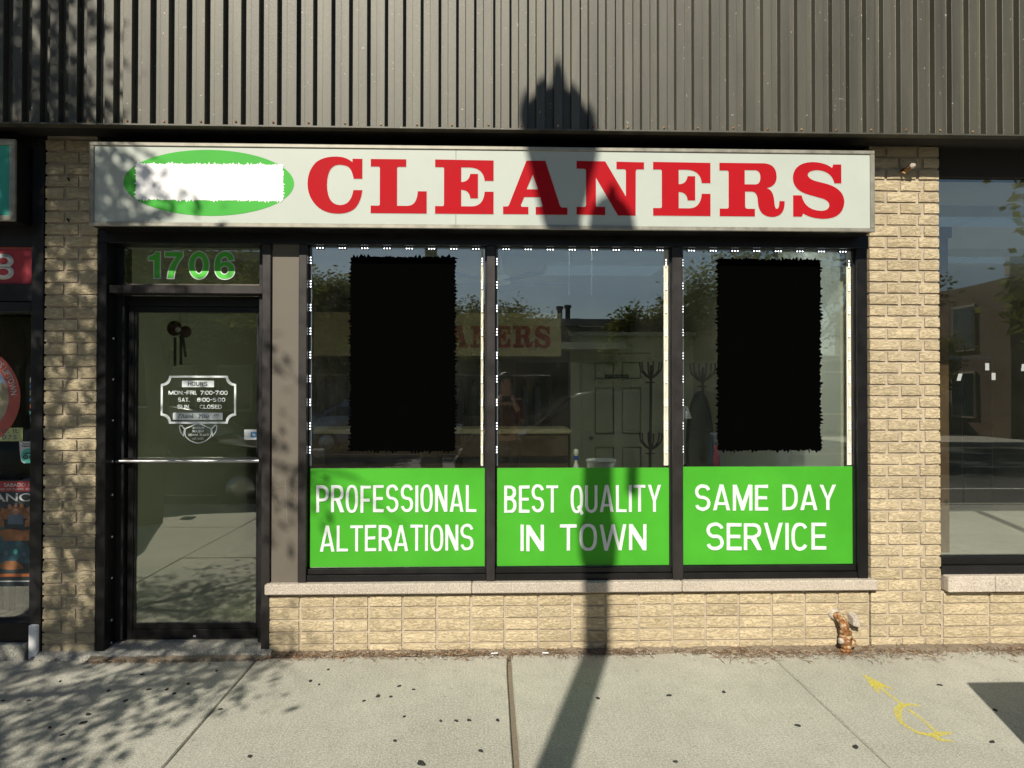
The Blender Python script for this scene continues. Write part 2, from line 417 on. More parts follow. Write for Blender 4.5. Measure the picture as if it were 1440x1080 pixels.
def link_mesh(name, me, parent=None, loc=(0, 0, 0)):
    o = bpy.data.objects.new(name, me); C.objects.link(o)
    if parent is not None:
        o.parent = parent; loc = Vector(loc) - parent.location
    o.location = loc
    return o

def tag(o, label, cat, group=None):
    o['label'] = label; o['category'] = cat
    if group: o['group'] = group
    return o
def kind(o, k): o['kind'] = k; return o
def thing(name, label, cat, loc=(0, 0, 0), group=None):
    o = bpy.data.objects.new(name, None); C.objects.link(o); o.location = loc; o.empty_display_size = 0.1
    return tag(o, label, cat, group)
def box(name, mat, parent, x0, x1, y0, y1, z0, z1, bevel=0.0):
    return MB().box(x0, x1, y0, y1, z0, z1).build(name, mat, parent, bevel)

def sub(o, parent):
    """make a piece built in world coordinates a sub-part of a part built in world coordinates"""
    o.parent = parent; o.location = (0, 0, 0); return o
def copy_tree(o, parent=None):
    c = o.copy(); C.objects.link(c)
    if parent is not None: c.parent = parent
    for ch in list(o.children): copy_tree(ch, c)
    return c

# ---- flat outlines: SVG-like paths -> polylines -> extruded filled mesh
def parse(path, steps=7):
    polys = []; cur = []; tk = path.replace(',', ' ').split(); i = 0
    cmd = None
    while i < len(tk):
        if tk[i] in 'MLQZ': cmd = tk[i]; i += 1
        if cmd == 'Z':
            if cur: polys.append(cur)
            cur = []; cmd = None; continue
        if cmd in 'ML': cur.append((float(tk[i]), float(tk[i + 1]))); i += 2; cmd = 'L'
        elif cmd == 'Q':
            p0 = cur[-1]; c = (float(tk[i]), float(tk[i + 1])); p1 = (float(tk[i + 2]), float(tk[i + 3])); i += 4
            for k in range(1, steps + 1):
                t = k / steps
                cur.append(tuple((1 - t) ** 2 * p0[j] + 2 * t * (1 - t) * c[j] + t * t * p1[j] for j in (0, 1)))
    if cur: polys.append(cur)
    return polys

def curve_mesh(polys, depth, offset=0.0):
    """filled 2D outlines (even-odd) extruded by depth; returned as mesh in XY, front facing +Z at z=depth"""
    cu = bpy.data.curves.new('tmp', 'CURVE'); cu.dimensions = '2D'; cu.fill_mode = 'BOTH'; cu.extrude = depth / 2; cu.offset = offset
    for pl in polys:
        sp = cu.splines.new('POLY'); sp.points.add(len(pl) - 1)
        for k, (x, y) in enumerate(pl): sp.points[k].co = (x, y, 0, 1)
        sp.use_cyclic_u = True
    ob = bpy.data.objects.new('tmp', cu); C.objects.link(ob)
    dg = bpy.context.evaluated_depsgraph_get(); dg.update()
    me = bpy.data.meshes.new_from_object(ob.evaluated_get(dg), depsgraph=dg)
    bpy.data.objects.remove(ob); bpy.data.curves.remove(cu)
    return me

def text_raw(s, bold=0.0, spacing=1.0, align='LEFT'):
    cu = bpy.data.curves.new('tmp', 'FONT'); cu.body = s; cu.size = 1; cu.offset = bold; cu.space_character = spacing; cu.resolution_u = 5
    ob = bpy.data.objects.new('tmp', cu); C.objects.link(ob)
    dg = bpy.context.evaluated_depsgraph_get(); dg.update()
    me = bpy.data.meshes.new_from_object(ob.evaluated_get(dg), depsgraph=dg)
    bpy.data.objects.remove(ob); bpy.data.curves.remove(cu)
    return me

def fit_text(name, s, mat, parent, x0, x1, z0, z1, y, bold=0.0, spacing=1.0, depth=0.0015, mirror=False, shear=0.0, warp=None):
    """flat lettering that fills x0..x1, z0..z1 in the plane y, facing -Y"""
    me = text_raw(s, bold, spacing)
    vs = [v.co.copy() for v in me.vertices]
    ax = min(v.x for v in vs); bx = max(v.x for v in vs); ay = min(v.y for v in vs); by = max(v.y for v in vs)
    sh = shear * (by - ay)
    for v in me.vertices:
        u = (v.co.x - ax) / (bx - ax); w = (v.co.y - ay) / (by - ay)
        if mirror: u = 1 - u
        X = x0 + u * (x1 - x0) + shear * (w - .5) * (z1 - z0); Z = z0 + w * (z1 - z0)
        if warp: X, Z = warp(u, w)
        v.co = Vector((X, y, Z))
    bm = bmesh.new(); bm.from_mesh(me); bmesh.ops.remove_doubles(bm, verts=bm.verts, dist=1e-6)
    r = bmesh.ops.extrude_face_region(bm, geom=list(bm.faces))
    for g in r['geom']:
        if isinstance(g, bmesh.types.BMVert): g.co.y += depth
    bmesh.ops.recalc_face_normals(bm, faces=bm.faces)
    bm.to_mesh(me); bm.free(); me.materials.clear(); me.materials.append(mat); me.name = name
    return link_mesh(name, me, parent)

def flat_shape(name, polys, mat, parent, y, depth=0.0015, tf=None, offset=0.0):
    """outlines in x,z metres -> thin solid whose front is at y"""
    if tf: polys = [[tf(*p) for p in pl] for pl in polys]
    me = curve_mesh(polys, depth, offset)
    for v in me.vertices:
        x, yy, z = v.co; v.co = (x, y + (depth / 2 - z), yy)
    me.materials.clear(); me.materials.append(mat); me.name = name
    for p in me.polygons: p.use_smooth = False
    bm = bmesh.new(); bm.from_mesh(me); bmesh.ops.recalc_face_normals(bm, faces=bm.faces); bm.to_mesh(me); bm.free()
    return link_mesh(name, me, parent)

def circle(cx, cz, r, n=40, rz=None): return [(cx + r * math.cos(2 * math.pi * k / n), cz + (rz or r) * math.sin(2 * math.pi * k / n)) for k in range(n)]
def rect(x0, x1, z0, z1): return [(x0, z0), (x1, z0), (x1, z1), (x0, z1)]
def ragged(x0, x1, z0, z1, amp, step):
    """a rectangle with a torn, brushy edge"""
    pts = []
    cs = [(x0, z0), (x1, z0), (x1, z1), (x0, z1)]
    for i in range(4):
        a = Vector(cs[i]); b = Vector(cs[(i + 1) % 4]); d = b - a; n = int(d.length / step); nr = Vector((d.y, -d.x)).normalized()
        for k in range(n):
            t = (k + random.random() * 0.6) / n
            p = a + d * t + nr * amp * (random.random() ** 1.5 * (1 if k % 2 else -0.5)) + d.normalized() * random.uniform(-0.4, 0.4) * step
            pts.append(tuple(p))
    return pts

# ------------------------------------------------------------------ ground
ground = box('ground', M['dirt'], None, -150, 150, -150, 150, -0.60, -0.30); kind(ground, 'structure')
road = box('road', M['asphalt'], None, -120, 120, -17.0, -5.35, -0.29, -0.135); kind(road, 'structure')
rm = MB()
for k in range(-9, 10): rm.box(k * 6 - 1.5, k * 6 + 1.5, -11.25, -11.13, -0.135, -0.131)
rm.box(-60, 60, -7.75, -7.65, -0.135, -0.131); rm.box(-60, 60, -14.7, -14.6, -0.135, -0.131)
o = rm.build('road_marking', M['road_white'], road); 
kb = bpy.data.objects.new('kerb', None); C.objects.link(kb); kind(kb, 'structure')
for k in range(-8, 8): box('kerb_stone', M['old_concrete'], kb, k * 1.53 + .12, k * 1.53 + 1.64, -5.35, -5.185, -0.29, 0.0, 0.012)
kb2 = kind(box('kerb_opposite', M['old_concrete'], None, -60, 60, -17.2, -17.003, -0.29, 0.0, .01), 'structure')
side2 = kind(box('pavement_opposite', M['concrete'], None, -60, 60, -20.9, -17.203, -0.29, -0.01), 'structure')

sidewalk = bpy.data.objects.new('sidewalk', None); C.objects.link(sidewalk); kind(sidewalk, 'structure')
o = box('bedding', M['dirt'], sidewalk, -14, 14, -5.18, 0.3, -0.29, -0.022)
xs = [-1.36 + 1.49 * 0, 0.112, 1.66]
xe = [-13.3, -11.8, -10.3, -8.8, -7.3, -5.8, -4.3, -2.85, -1.345, 0.112, 1.655, 3.15, 4.65, 6.15, 7.65, 9.15, 10.65, 12.15, 13.65]
ye = [-5.17, -3.64, -2.12, -0.055]
for i in range(len(xe) - 1):
    for j in range(3):
        g = 0.004
        # broken front edge at the wall, slightly wavering joints
        b = MB(); x0, x1, y0, y1 = xe[i] + g, xe[i + 1] - g, ye[j] + g, ye[j + 1] - g
        n = 14; ring = []
        jw = lambda a: 0.0028 * noise.noise(Vector((a * 9, i * 3.1, j))) + .002 * noise.noise(Vector((a * 40, i, j)))
        wide = 0.010 if abs(xe[i + 1] - 0.112) < .01 else 0.0
        wl = 0.010 if abs(xe[i] - 0.112) < .01 else 0.0
        for k in range(n): t = k / n; ring.append((x0 + t * (x1 - x0), y0 + jw(t)))
        for k in range(n): t = k / n; ring.append((x1 - wide + jw(t + 5), y0 + t * (y1 - y0)))
        for k in range(n * 2):
            t = k / n / 2; ring.append((x1 - t * (x1 - x0), y1 + (jw(t + 9) if j < 2 else 0.020 * noise.noise(Vector(((x1 - t * (x1 - x0)) * 5, 3, 1))) + 0.012 * noise.noise(Vector(((x1 - t * (x1 - x0)) * 23, 3, 1))))))
        for k in range(n): t = k / n; ring.append((x0 + wl + jw(t + 13), y1 - t * (y1 - y0)))
        m = len(ring); e = 0.005
        cx, cy = (x0 + x1) / 2, (y0 + y1) / 2
        inn = [(cx + (px - cx) * (1 - e / 0.75), cy + (py - cy) * (1 - e / 0.75)) for px, py in ring]
        dz = random.uniform(-0.002, 0.002) if not (j == 2 and 1.6 < xe[i] < 1.7) else 0.0
        vs = [(px, py, -0.05) for px, py in ring] + [(px, py, -0.007 + dz) for px, py in ring] + [(px, py, dz) for px, py in inn]
        fs = [(k, (k + 1) % m, m + (k + 1) % m, m + k) for k in range(m)] + [(m + k, m + (k + 1) % m, 2 * m + (k + 1) % m, 2 * m + k) for k in range(m)] + [tuple(range(2 * m, 3 * m))]
        b.add(vs, fs).build('slab', M['concrete'], sidewalk)

# old gum trodden into the slabs
gum_pts = [(-2.434,-.598),(-2.302,-.602),(-2.288,-.367),(-1.92,-.763),(-1.894,-.851),(-2.023,-.896),(-1.923,-.967),(-1.791,-1.182),(-1.967,-.494),(-1.898,-.284),(-1.819,-.617),(-1.766,-.483),(-1.674,-.486),(-1.614,-.54),(-1.593,-.417),(-1.509,-.247),(-1.31,-.729),(-1.015,-1.183),(-.956,-.4),(-.899,-.448),(-.896,-.246),(-.565,-.599),(-.499,-.609),(-.472,-.479),(-.393,-.526),(-.627,-.655),(-.283,-1.258),(-.035,-1.166),(.039,-.883),(-.229,-.882),(-.155,-.884),(.548,-.659),(.915,-.637),(.778,-1.28),(1.208,-.603),(1.43,-.977),(1.595,-1.18),(2.378,-.551),(2.462,-.847),(2.225,-1.156),(-.404,-.833),(-.417,-1.067),(-.095,-.879)]
big = {9: .9, 10: 1.6, 3: 1.5, 4: 1.5, 26: 2.3, 32: 1.2, 31: 1.3, 27: 1.0, 34: 1.3, 35: 1.3, 36: 1.4, 38: 1.5, 39: 1.5, 23: 1.2, 21: 1.4}
for i, (gx, gy) in enumerate(gum_pts + [(random.uniform(-3, 3), random.uniform(-5, -1.4)) for _ in range(40)]):
    r = 0.0095 * big.get(i, 1.0) * random.uniform(0.8, 1.2); a = random.uniform(0, 3)
    ring = []
    for k in range(10):
        t = 2 * math.pi * k / 10; q = r * random.uniform(0.75, 1.2)
        px, py = q * 1.35 * math.cos(t), q * 0.85 * math.sin(t)
        ring.append((gx + px * math.cos(a) - py * math.sin(a), gy + px * math.sin(a) + py * math.cos(a)))
    vs = [(x, y, 0.0) for x, y in ring] + [(gx + (x - gx) * .75, gy + (y - gy) * .75, 0.0042) for x, y in ring]
    MB().add(vs, [(k, (k + 1) % 10, 10 + (k + 1) % 10, 10 + k) for k in range(10)] + [tuple(range(10, 20))]).build('gum_spot', M['gum'], sidewalk)

# ------------------------------------------------------------------ brick variants
def brick_mesh(L, H, D, mat, relief=0.0014):
    """brick with a rough pitched face; local origin at its front left bottom corner"""
    nx = 5 if L > 0.15 else (4 if L > .1 else 3); nz = 3
    b = MB(); ch = 0.003
    fr = []
    for j in range(nz + 1):
        for i in range(nx + 1):
            x = L * i / nx; z = H * j / nz
            edge = i in (0, nx) or j in (0, nz)
            if edge:
                x += random.uniform(-1, 1) * 0.0018 if i not in (0, nx) else (ch * random.uniform(.1, 1) if i == 0 else -ch * random.uniform(.1, 1))
                z += (ch * random.uniform(.1, 1) if j == 0 else (-ch * random.uniform(.1, 1) if j == nz else random.uniform(-1, 1) * 0.001))
                y = random.uniform(0.0004, 0.0016)
            else:
                y = -random.uniform(0, relief); x += random.uniform(-.01, .01); z += random.uniform(-.003, .003)
            fr.append((x, y, z))
    fs = [(j * (nx + 1) + i, j * (nx + 1) + i + 1, (j + 1) * (nx + 1) + i + 1, (j + 1) * (nx + 1) + i) for j in range(nz) for i in range(nx)]
    ring = [i for i in range(nx + 1)] + [(j + 1) * (nx + 1) - 1 for j in range(1, nz + 1)] + [nz * (nx + 1) + i for i in range(nx - 1, -1, -1)] + [j * (nx + 1) for j in range(nz - 1, 0, -1)]
    base = len(fr)
    for r in ring: fr.append((fr[r][0], D, fr[r][2]))
    m = len(ring)
    fs += [(ring[k], base + k, base + (k + 1) % m, ring[(k + 1) % m]) for k in range(m)] + [tuple(range(base, base + m))]
    b.add(fr, fs)
    me = bpy.data.meshes.new('brick'); me.from_pydata(b.v, [], b.f); me.materials.append(mat)
    me.update(); return me
_bm = {}
def brick_of(L, H, D, mat):
    k = (round(L, 3), round(H, 4), mat.name)
    if k not in _bm: _bm[k] = [brick_mesh(L, H, D, mat) for _ in range(5)]
    return random.choice(_bm[k])
def lay_brick(parent, x, z, L, H, mat, y=0.0, D=0.085):
    o = link_mesh('brick', brick_of(L, H, D, mat), parent, (x, y + random.uniform(-.0015, .0015), z + random.uniform(-.0006, .0006)))
    return o

JT = 0.0105
# right pillar
pr = thing('brick_pillar', 'sunlit buff brick pillar standing to the right of the sign and windows', 'pillar', (2.53, 0, 0), 'brick pillars beside the shopfront')
box('mortar', M['mortar'], pr, 2.314, 2.741, 0.0105, 0.33, -0.02, 3.09)
ch = 0.0695
for r in range(44):
    z = 0.0 + r * ch - 0.002
    if r % 2 == 0: rows = [(0.0, .180), (.1955, .129), (.341, .094)]
    else: rows = [(0.0, .098), (.112, .181), (.3075, .1275)]
    if z + ch > 3.1: break
    for x, L in rows: lay_brick(pr, 2.310 + x, z, L, ch - JT, M['brick'])
# left pillar
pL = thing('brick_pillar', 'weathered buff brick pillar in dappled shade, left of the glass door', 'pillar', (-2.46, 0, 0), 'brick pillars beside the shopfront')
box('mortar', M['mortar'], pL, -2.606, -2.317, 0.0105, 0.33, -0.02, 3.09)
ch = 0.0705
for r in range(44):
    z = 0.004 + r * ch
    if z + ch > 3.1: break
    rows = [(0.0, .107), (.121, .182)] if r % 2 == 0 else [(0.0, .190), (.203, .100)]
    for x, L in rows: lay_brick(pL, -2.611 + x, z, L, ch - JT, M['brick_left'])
# bulkhead
bh = thing('brick_bulkhead', 'low stack-bonded buff brick wall under the three shop windows', 'low wall', (0.5, 0, 0))
box('mortar', M['mortar'], bh, -1.302, 2.303, 0.0095, 0.30, -0.03, 0.3545)
for r in range(5):
    z = -0.0145 + r * 0.0722
    for k in range(18):
        x0 = -1.3155 + k * 0.2015; L = 0.2015 - JT
        if k == 0: x0 = -1.300; L = 0.1755
        if k == 17: L = 0.185
        lay_brick(bh, x0, z, L, 0.0722 - 0.0088, M['brick'])
bm_ = MB()
# neighbour bulkhead right
bh2 = thing('brick_bulkhead', 'short stretch of buff brickwork beneath the neighbouring window at the far right', 'low wall', (3.8, 0, 0))
box('mortar', M['mortar'], bh2, 2.7475, 6.3, 0.0095, 0.30, -0.03, 0.335)
for r in range(5):
    for k in range(12): lay_brick(bh2, 2.758 + k * 0.289, -0.012 + r * 0.0695, 0.279, 0.0695 - .009, M['brick'])

# sills
sl = thing('window_sill', 'long pinkish limestone sill in three lengths under the green signs', 'sill', (0.5, 0, 0.38))
for a, b in ((-1.315, -0.105), (-0.102, 1.148), (1.151, 2.335)): box('stone', M['limestone'], sl, a, b, -0.038, 0.20, 0.356, 0.4175, 0.005)
sl2 = thing('window_sill', 'pale stone sill below the neighbouring window, right of the brick pillar', 'sill', (4, 0, 0.4))
for a, b in ((2.762, 3.05), (3.053, 4.2), (4.203, 6.2)): box('stone', M['limestone'], sl2, a, b, -0.045, 0.2, 0.341, 0.437, 0.005)

# ------------------------------------------------------------------ dirt and litter along the wall
dm = MB(); n = 260; vs = []
for k in range(n + 1):
    x = -2.65 + 6.2 * k / n
    w = 0.045 + 0.045 * max(0, noise.noise(Vector((x * 1.7, 5, 0))) + .35) + 0.02 * noise.noise(Vector((x * 12, 2, 0)))
    if x > 1.3: w += 0.045
    h = 0.012 + 0.012 * noise.noise(Vector((x * 9, 8, 0)))
    yb = 0.012 if x > -1.3 or x < -2.3 else -0.062
    vs += [(x, yb, h + .008), (x, yb - w * .55, h * .8 + 0.004 * random.random()), (x, yb - w, -0.006)]
dm.add(vs, [(3 * k + i, 3 * k + 3 + i, 3 * k + 4 + i, 3 * k + 1 + i) for k in range(n) for i in (0, 1)])
kind(dm.build('dirt', M['dirt'], None), 'stuff')['label'] = 'strip of dirt along the foot of the wall'
lm = MB(); 
for k in range(9500):
    x = random.uniform(-2.3, 3.4)
    if noise.noise(Vector((x * 2.3, 11, 0))) + (0.28 if x > 1.35 else 0.0) < random.uniform(-.42, .38): continue
    if -2.3 < x < -1.3: y = -0.062 - abs(random.gauss(0, .03))
    else: y = 0.0 - abs(random.gauss(0, 0.048 if x < 1.3 else .085))
    if y < -.26: continue
    z = 0.004 + random.uniform(0, 0.016) * math.exp(y * 12) ; a = random.uniform(0, math.pi); L = random.uniform(.006, .024); w = random.uniform(.0008, .0018)
    dx, dy = math.cos(a), math.sin(a); dz = random.uniform(-.004, .006)
    p = [(x - dx * L - dy * w, y - dy * L + dx * w, z), (x - dx * L + dy * w, y - dy * L - dx * w, z), (x + dx * L + dy * w, y + dy * L - dx * w, z + dz), (x + dx * L - dy * w, y + dy * L + dx * w, z + dz)]
    c = (x, y, z + dz / 2 + w * 1.4)
    lm.add(p + [c], [(0, 1, 4), (1, 2, 4), (2, 3, 4), (3, 0, 4)], 0 if random.random() < .75 else (1 if random.random() < .4 else 2))
for k in range(900):   # crumbs and pebbles
    x = random.uniform(-2.6, 3.4); y = (-0.062 if -2.3 < x < -1.3 else 0) - abs(random.gauss(0, .06)); r = random.uniform(.0015, .0045)
    if x < 1 and y < -.12: continue
    lm.add([(x - r, y, .002), (x, y - r, .002), (x + r, y, .002), (x, y + r, .002), (x + random.uniform(-r, r) * .4, y, .002 + r * 1.6)], [(0, 1, 4), (1, 2, 4), (2, 3, 4), (3, 0, 4)], random.choice((0, 1, 1, 3)))
for k in range(46):    # curled dead leaves
    x = random.choice([random.uniform(-1.3, -.85), random.uniform(-2.2, -1.3), random.uniform(1.2, 3.2), random.uniform(-.3, .4)]); y = (-0.075 if -2.3 < x < -1.3 else -.01) - abs(random.gauss(0, .04)); r = random.uniform(.008, .02); a = random.uniform(0, 6)
    pts = [(-1, 0, .3), (-.3, .45, 0), (.5, .4, .2), (1, 0, .6), (.5, -.4, .3), (-.3, -.45, .1)]
    lm.add([(x + r * (u * math.cos(a) - v * math.sin(a)), y + r * (u * math.sin(a) + v * math.cos(a)), .006 + r * w * .8) for u, v, w in pts], [(0, 1, 2, 3), (0, 3, 4, 5)], 2)
lit = lm.build('leaf_litter', [M['litter'], M['litter_pale'], M['leaf_dry'], M['white']], None); kind(lit, 'stuff')['label'] = 'brown needles, crumbs and dead leaves along the wall foot'
bt = thing('cigarette_butt', 'white cigarette end in the litter under the middle window', 'cigarette end', (.03, -.06, .012))
MB().tube([(-.02, 0, 0), (.02, .006, 0)], .0045, 8).build('paper_tube', M['white'], bt, loc=(0, 0, 0))
bt2 = thing('cigarette_butt', 'white cigarette end lying right of the pole shadow gap, by the wall foot', 'cigarette end', (.33, -.06, .012))
bt2['label'] = 'white cigarette end at the wall foot just left of the lamp post shadow'
bt['label'] = 'white cigarette end at the wall foot nearer the sidewalk joint under the middle window'
MB().tube([(-.018, 0, 0), (.018, -.003, 0)], .0045, 8).build('paper_tube', M['white'], bt2, loc=(0, 0, 0))

# yellow sprayed utility arrow
def ribbon(pts, w):
    L = []; Rr = []
    for i, p in enumerate(pts):
        a = Vector(pts[max(0, i - 1)]); b = Vector(pts[min(len(pts) - 1, i + 1)]); d = (b - a).normalized(); nn = Vector((-d.y, d.x)); ww = 1.35 * (w if isinstance(w, float) else w[i])
        L.append(Vector(p) + nn * ww); Rr.append(Vector(p) - nn * ww)
    return L, Rr
ym = MB()
def rib(pts, w, z=0.0010):
    L, Rr = ribbon(pts, w); vs = [(p.x, p.y, z) for p in L] + [(p.x, p.y, z) for p in Rr]; k = len(L)
    vb = [(p[0], p[1], z - .0008) for p in vs]
    ym.add(vs + vb, [(i, i + 1, k + i + 1, k + i) for i in range(k - 1)] + [(2 * k + i, i, i + 1, 2 * k + i + 1)[::-1] for i in range(k - 1)])
rib([(2.047, -.399), (2.052, -.46), (2.050, -.52), (2.046, -.555), (2.044, -.575), (2.045, -.70), (2.045, -.80)], [.003, .015, .026, .030, .007, .0055, .007])
rib([(2.052, -.50), (2.078, -.555), (2.102, -.600)], [.012, .011, .004], .0013)
rib([(2.044, -.50), (2.022, -.57), (1.998, -.640)], [.012, .011, .004], .0016)
rib([(2.125, -.79), (2.09, -.775), (2.04, -.78), (1.99, -.83), (1.95, -.90), (1.927, -.97), (1.935, -1.03), (1.955, -1.08)], [.004, .009, .013, .013, .010, .008, .007, .005], .0019)
rib([(2.04, -.83), (2.045, -.93), (2.035, -1.03), (2.03, -1.10)], [.006, .005, .005, .007], .0022)
rib([(1.935, -1.06), (1.99, -1.09), (2.05, -1.075), (2.10, -1.07)], [.006, .014, .012, .005], .0025)
rib([(2.00, -1.08), (2.00, -1.13), (2.05, -1.15)], [.007, .013, .005], .0028)
tag(ym.build('painted_arrow', M['yellow_spray'], None), 'yellow spray-painted utility arrow on the sidewalk pointing at the rusty pipe', 'painted marking')

# ------------------------------------------------------------------ building shell
shell = kind(box('upper_wall', M['dark_void'], None, -9, 9, 0.012, 0.35, 3.093, 6.0), 'structure')
kind(box('building_roof', M['roofing'], None, -9, 9, -0.19, 9, 6.003, 6.15), 'structure')
kind(box('rear_wall', M['wall_in'], None, -9, 9, 9.0, 9.2, -0.25, 6.0), 'structure')
kind(box('party_wall_right', M['wall_in'], None, 2.62, 2.70, 0.34, 8.99, -0.25, 3.1), 'structure')
kind(box('party_wall_left', M['wall_in'], None, -2.62, -2.48, 0.34, 8.99, -0.25, 3.1), 'structure')
kind(box('outer_wall_right', M['wall_in'], None, 8.9, 9.0, 0.36, 8.99, -0.25, 3.1), 'structure')
kind(box('outer_wall_left', M['wall_in'], None, -9.0, -8.9, 0.36, 8.99, -0.25, 3.1), 'structure')
kind(box('front_wall_right', M['opp_buff'], None, 6.35, 9.0, 0.0, 0.35, -0.3, 3.05), 'structure')
kind(box('front_wall_left', M['opp_buff'], None, -9.0, -6.2, 0.0, 0.35, -0.3, 3.05), 'structure')
kind(box('shop_floor', M['floor_in'], None, -2.48, 2.62, 0.20, 8.99, -0.2, 0.015), 'structure')
kind(box('shop_ceiling', M['ceiling_in'], None, -2.48, 2.62, 0.36, 8.99, 2.82, 2.95), 'structure')
kind(box('neighbour_floor_right', M['floor_side'], None, 2.70, 8.9, 0.20, 8.99, -0.2, 0.25), 'structure')
kind(box('neighbour_ceiling_right', M['ceiling_in'], None, 2.70, 8.9, 0.36, 8.99, 2.98, 3.08), 'structure')
kind(box('neighbour_floor_left', M['floor_in'], None, -8.9, -2.62, 0.20, 8.99, -0.2, 0.03), 'structure')
kind(box('neighbour_ceiling_left', M['dark_void'], None, -8.9, -2.62, 0.36, 8.99, 2.90, 3.05), 'structure')

# ------------------------------------------------------------------ corrugated metal fascia
fa = thing('metal_fascia', 'dark bronze ribbed metal fascia running across the top of the shopfronts', 'fascia', (0, -0.2, 3.05))
PIT = 0.1007; X0 = -2.711
def corr(i0, i1, name='corrugated_sheet'):
    b = MB(); yF, yV = -0.222, -0.176
    pr_ = []
    for i in range(i0, i1):
        x = X0 + i * PIT
        j = random.uniform(-.0012, .0012)
        # groove between x and x+.055, crest x+.055 .. x+PIT
        pr_ += [(x + j, yF), (x + 0.0018 + j, yF + .0012), (x + .0040 + j, yV - .001), (x + .0058 + j, yV), (x + .0505 + j, yV), (x + .0523 + j, yV - .001), (x + .0548 + j, yF + .0012), (x + .0566 + j, yF)]
    pr_.append((X0 + i1 * PIT, yF))
    z0, z1 = 3.046, 5.85; k = len(pr_); th = .0009
    vs = [(x, y, z0) for x, y in pr_] + [(x, y, z1) for x, y in pr_] + [(x, y + th, z0) for x, y in pr_] + [(x, y + th, z1) for x, y in pr_]
    fs = [(i, i + 1, k + i + 1, k + i) for i in range(k - 1)] + [(2 * k + i, 3 * k + i, 3 * k + i + 1, 2 * k + i + 1) for i in range(k - 1)]
    fs += [(i, 2 * k + i, 2 * k + i + 1, i + 1) for i in range(k - 1)] + [(0, k, 3 * k, 2 * k), (k - 1, 3 * k - 1, 4 * k - 1, 2 * k - 1)][0:1]
    b.add(vs, fs); o = b.build(name, M['fascia'], fa)
    # lapped edge
    xe_ = X0 + i1 * PIT
    box('lap_strip', M['fascia'], fa, xe_ + .001, xe_ + .009, -0.2248, -0.2225, z0, z1)
for s in range(-55, 64, 11): corr(s + 5, s + 16)
box('drip_trim', M['fascia'], fa, -8.3, 8.3, -0.2275, -0.170, 3.037, 3.0452)
box('soffit_panel', M['dark_void'], fa, -8.3, 8.3, -0.170, 0.010, 3.052, 3.062)
sc_me = MB().lathe((0, 0, 0), [(0.0062, 0), (0.0062, -0.003), (0.003, -0.0055)], 8, axis='y').v
scr = MB().lathe((0, 0, 0), [(0.0065, 0), (0.0065, -0.003), (0.003, -0.0055)], 8, axis='y')
first = None
for i in range(-50, 56, 2):
    x = X0 + i * PIT + .0785 + random.uniform(-.006, .006); z = 3.061 + random.uniform(-.003, .003)
    if first is None: first = scr.build('screw', M['rust'], fa); first.location = Vector((x, -.2225, z)) - fa.location
    else: link_mesh('screw', first.data, fa, (x, -.2225, z))

# ------------------------------------------------------------------ shop sign
sg = thing('shop_sign', 'long cream box sign reading CLEANERS in red serif capitals', 'sign', (0, -0.1, 2.72))
x0, x1, z0, z1 = -2.266, 2.254, 2.484, 2.962
box('cabinet', M['bronze'], sg, x0 + .004, x1 - .004, -0.150, 0.006, z0 + .004, z1 - .004)
FW = 0.026
for nm, a in (('frame_rail', (x0, x1, z1 - .0215, z1)), ('frame_rail', (x0, x1, z0, z0 + .0235)), ('frame_rail', (x0, x0 + FW, z0 + .0238, z1 - .0218)), ('frame_rail', (x1 - FW, x1, z0 + .0238, z1 - .0218))):
    box(nm, M['sign_frame'], sg, a[0], a[1], -0.168, -0.1505, a[2], a[3], 0.003)
for a, b in ((x0 + FW + .001, -0.1965), (-0.1945, x1 - FW - .001)):
    box('face_panel', M['sign_face'], sg, a, b, -0.1600, -0.1508, z0 + .0245, z1 - .0225)
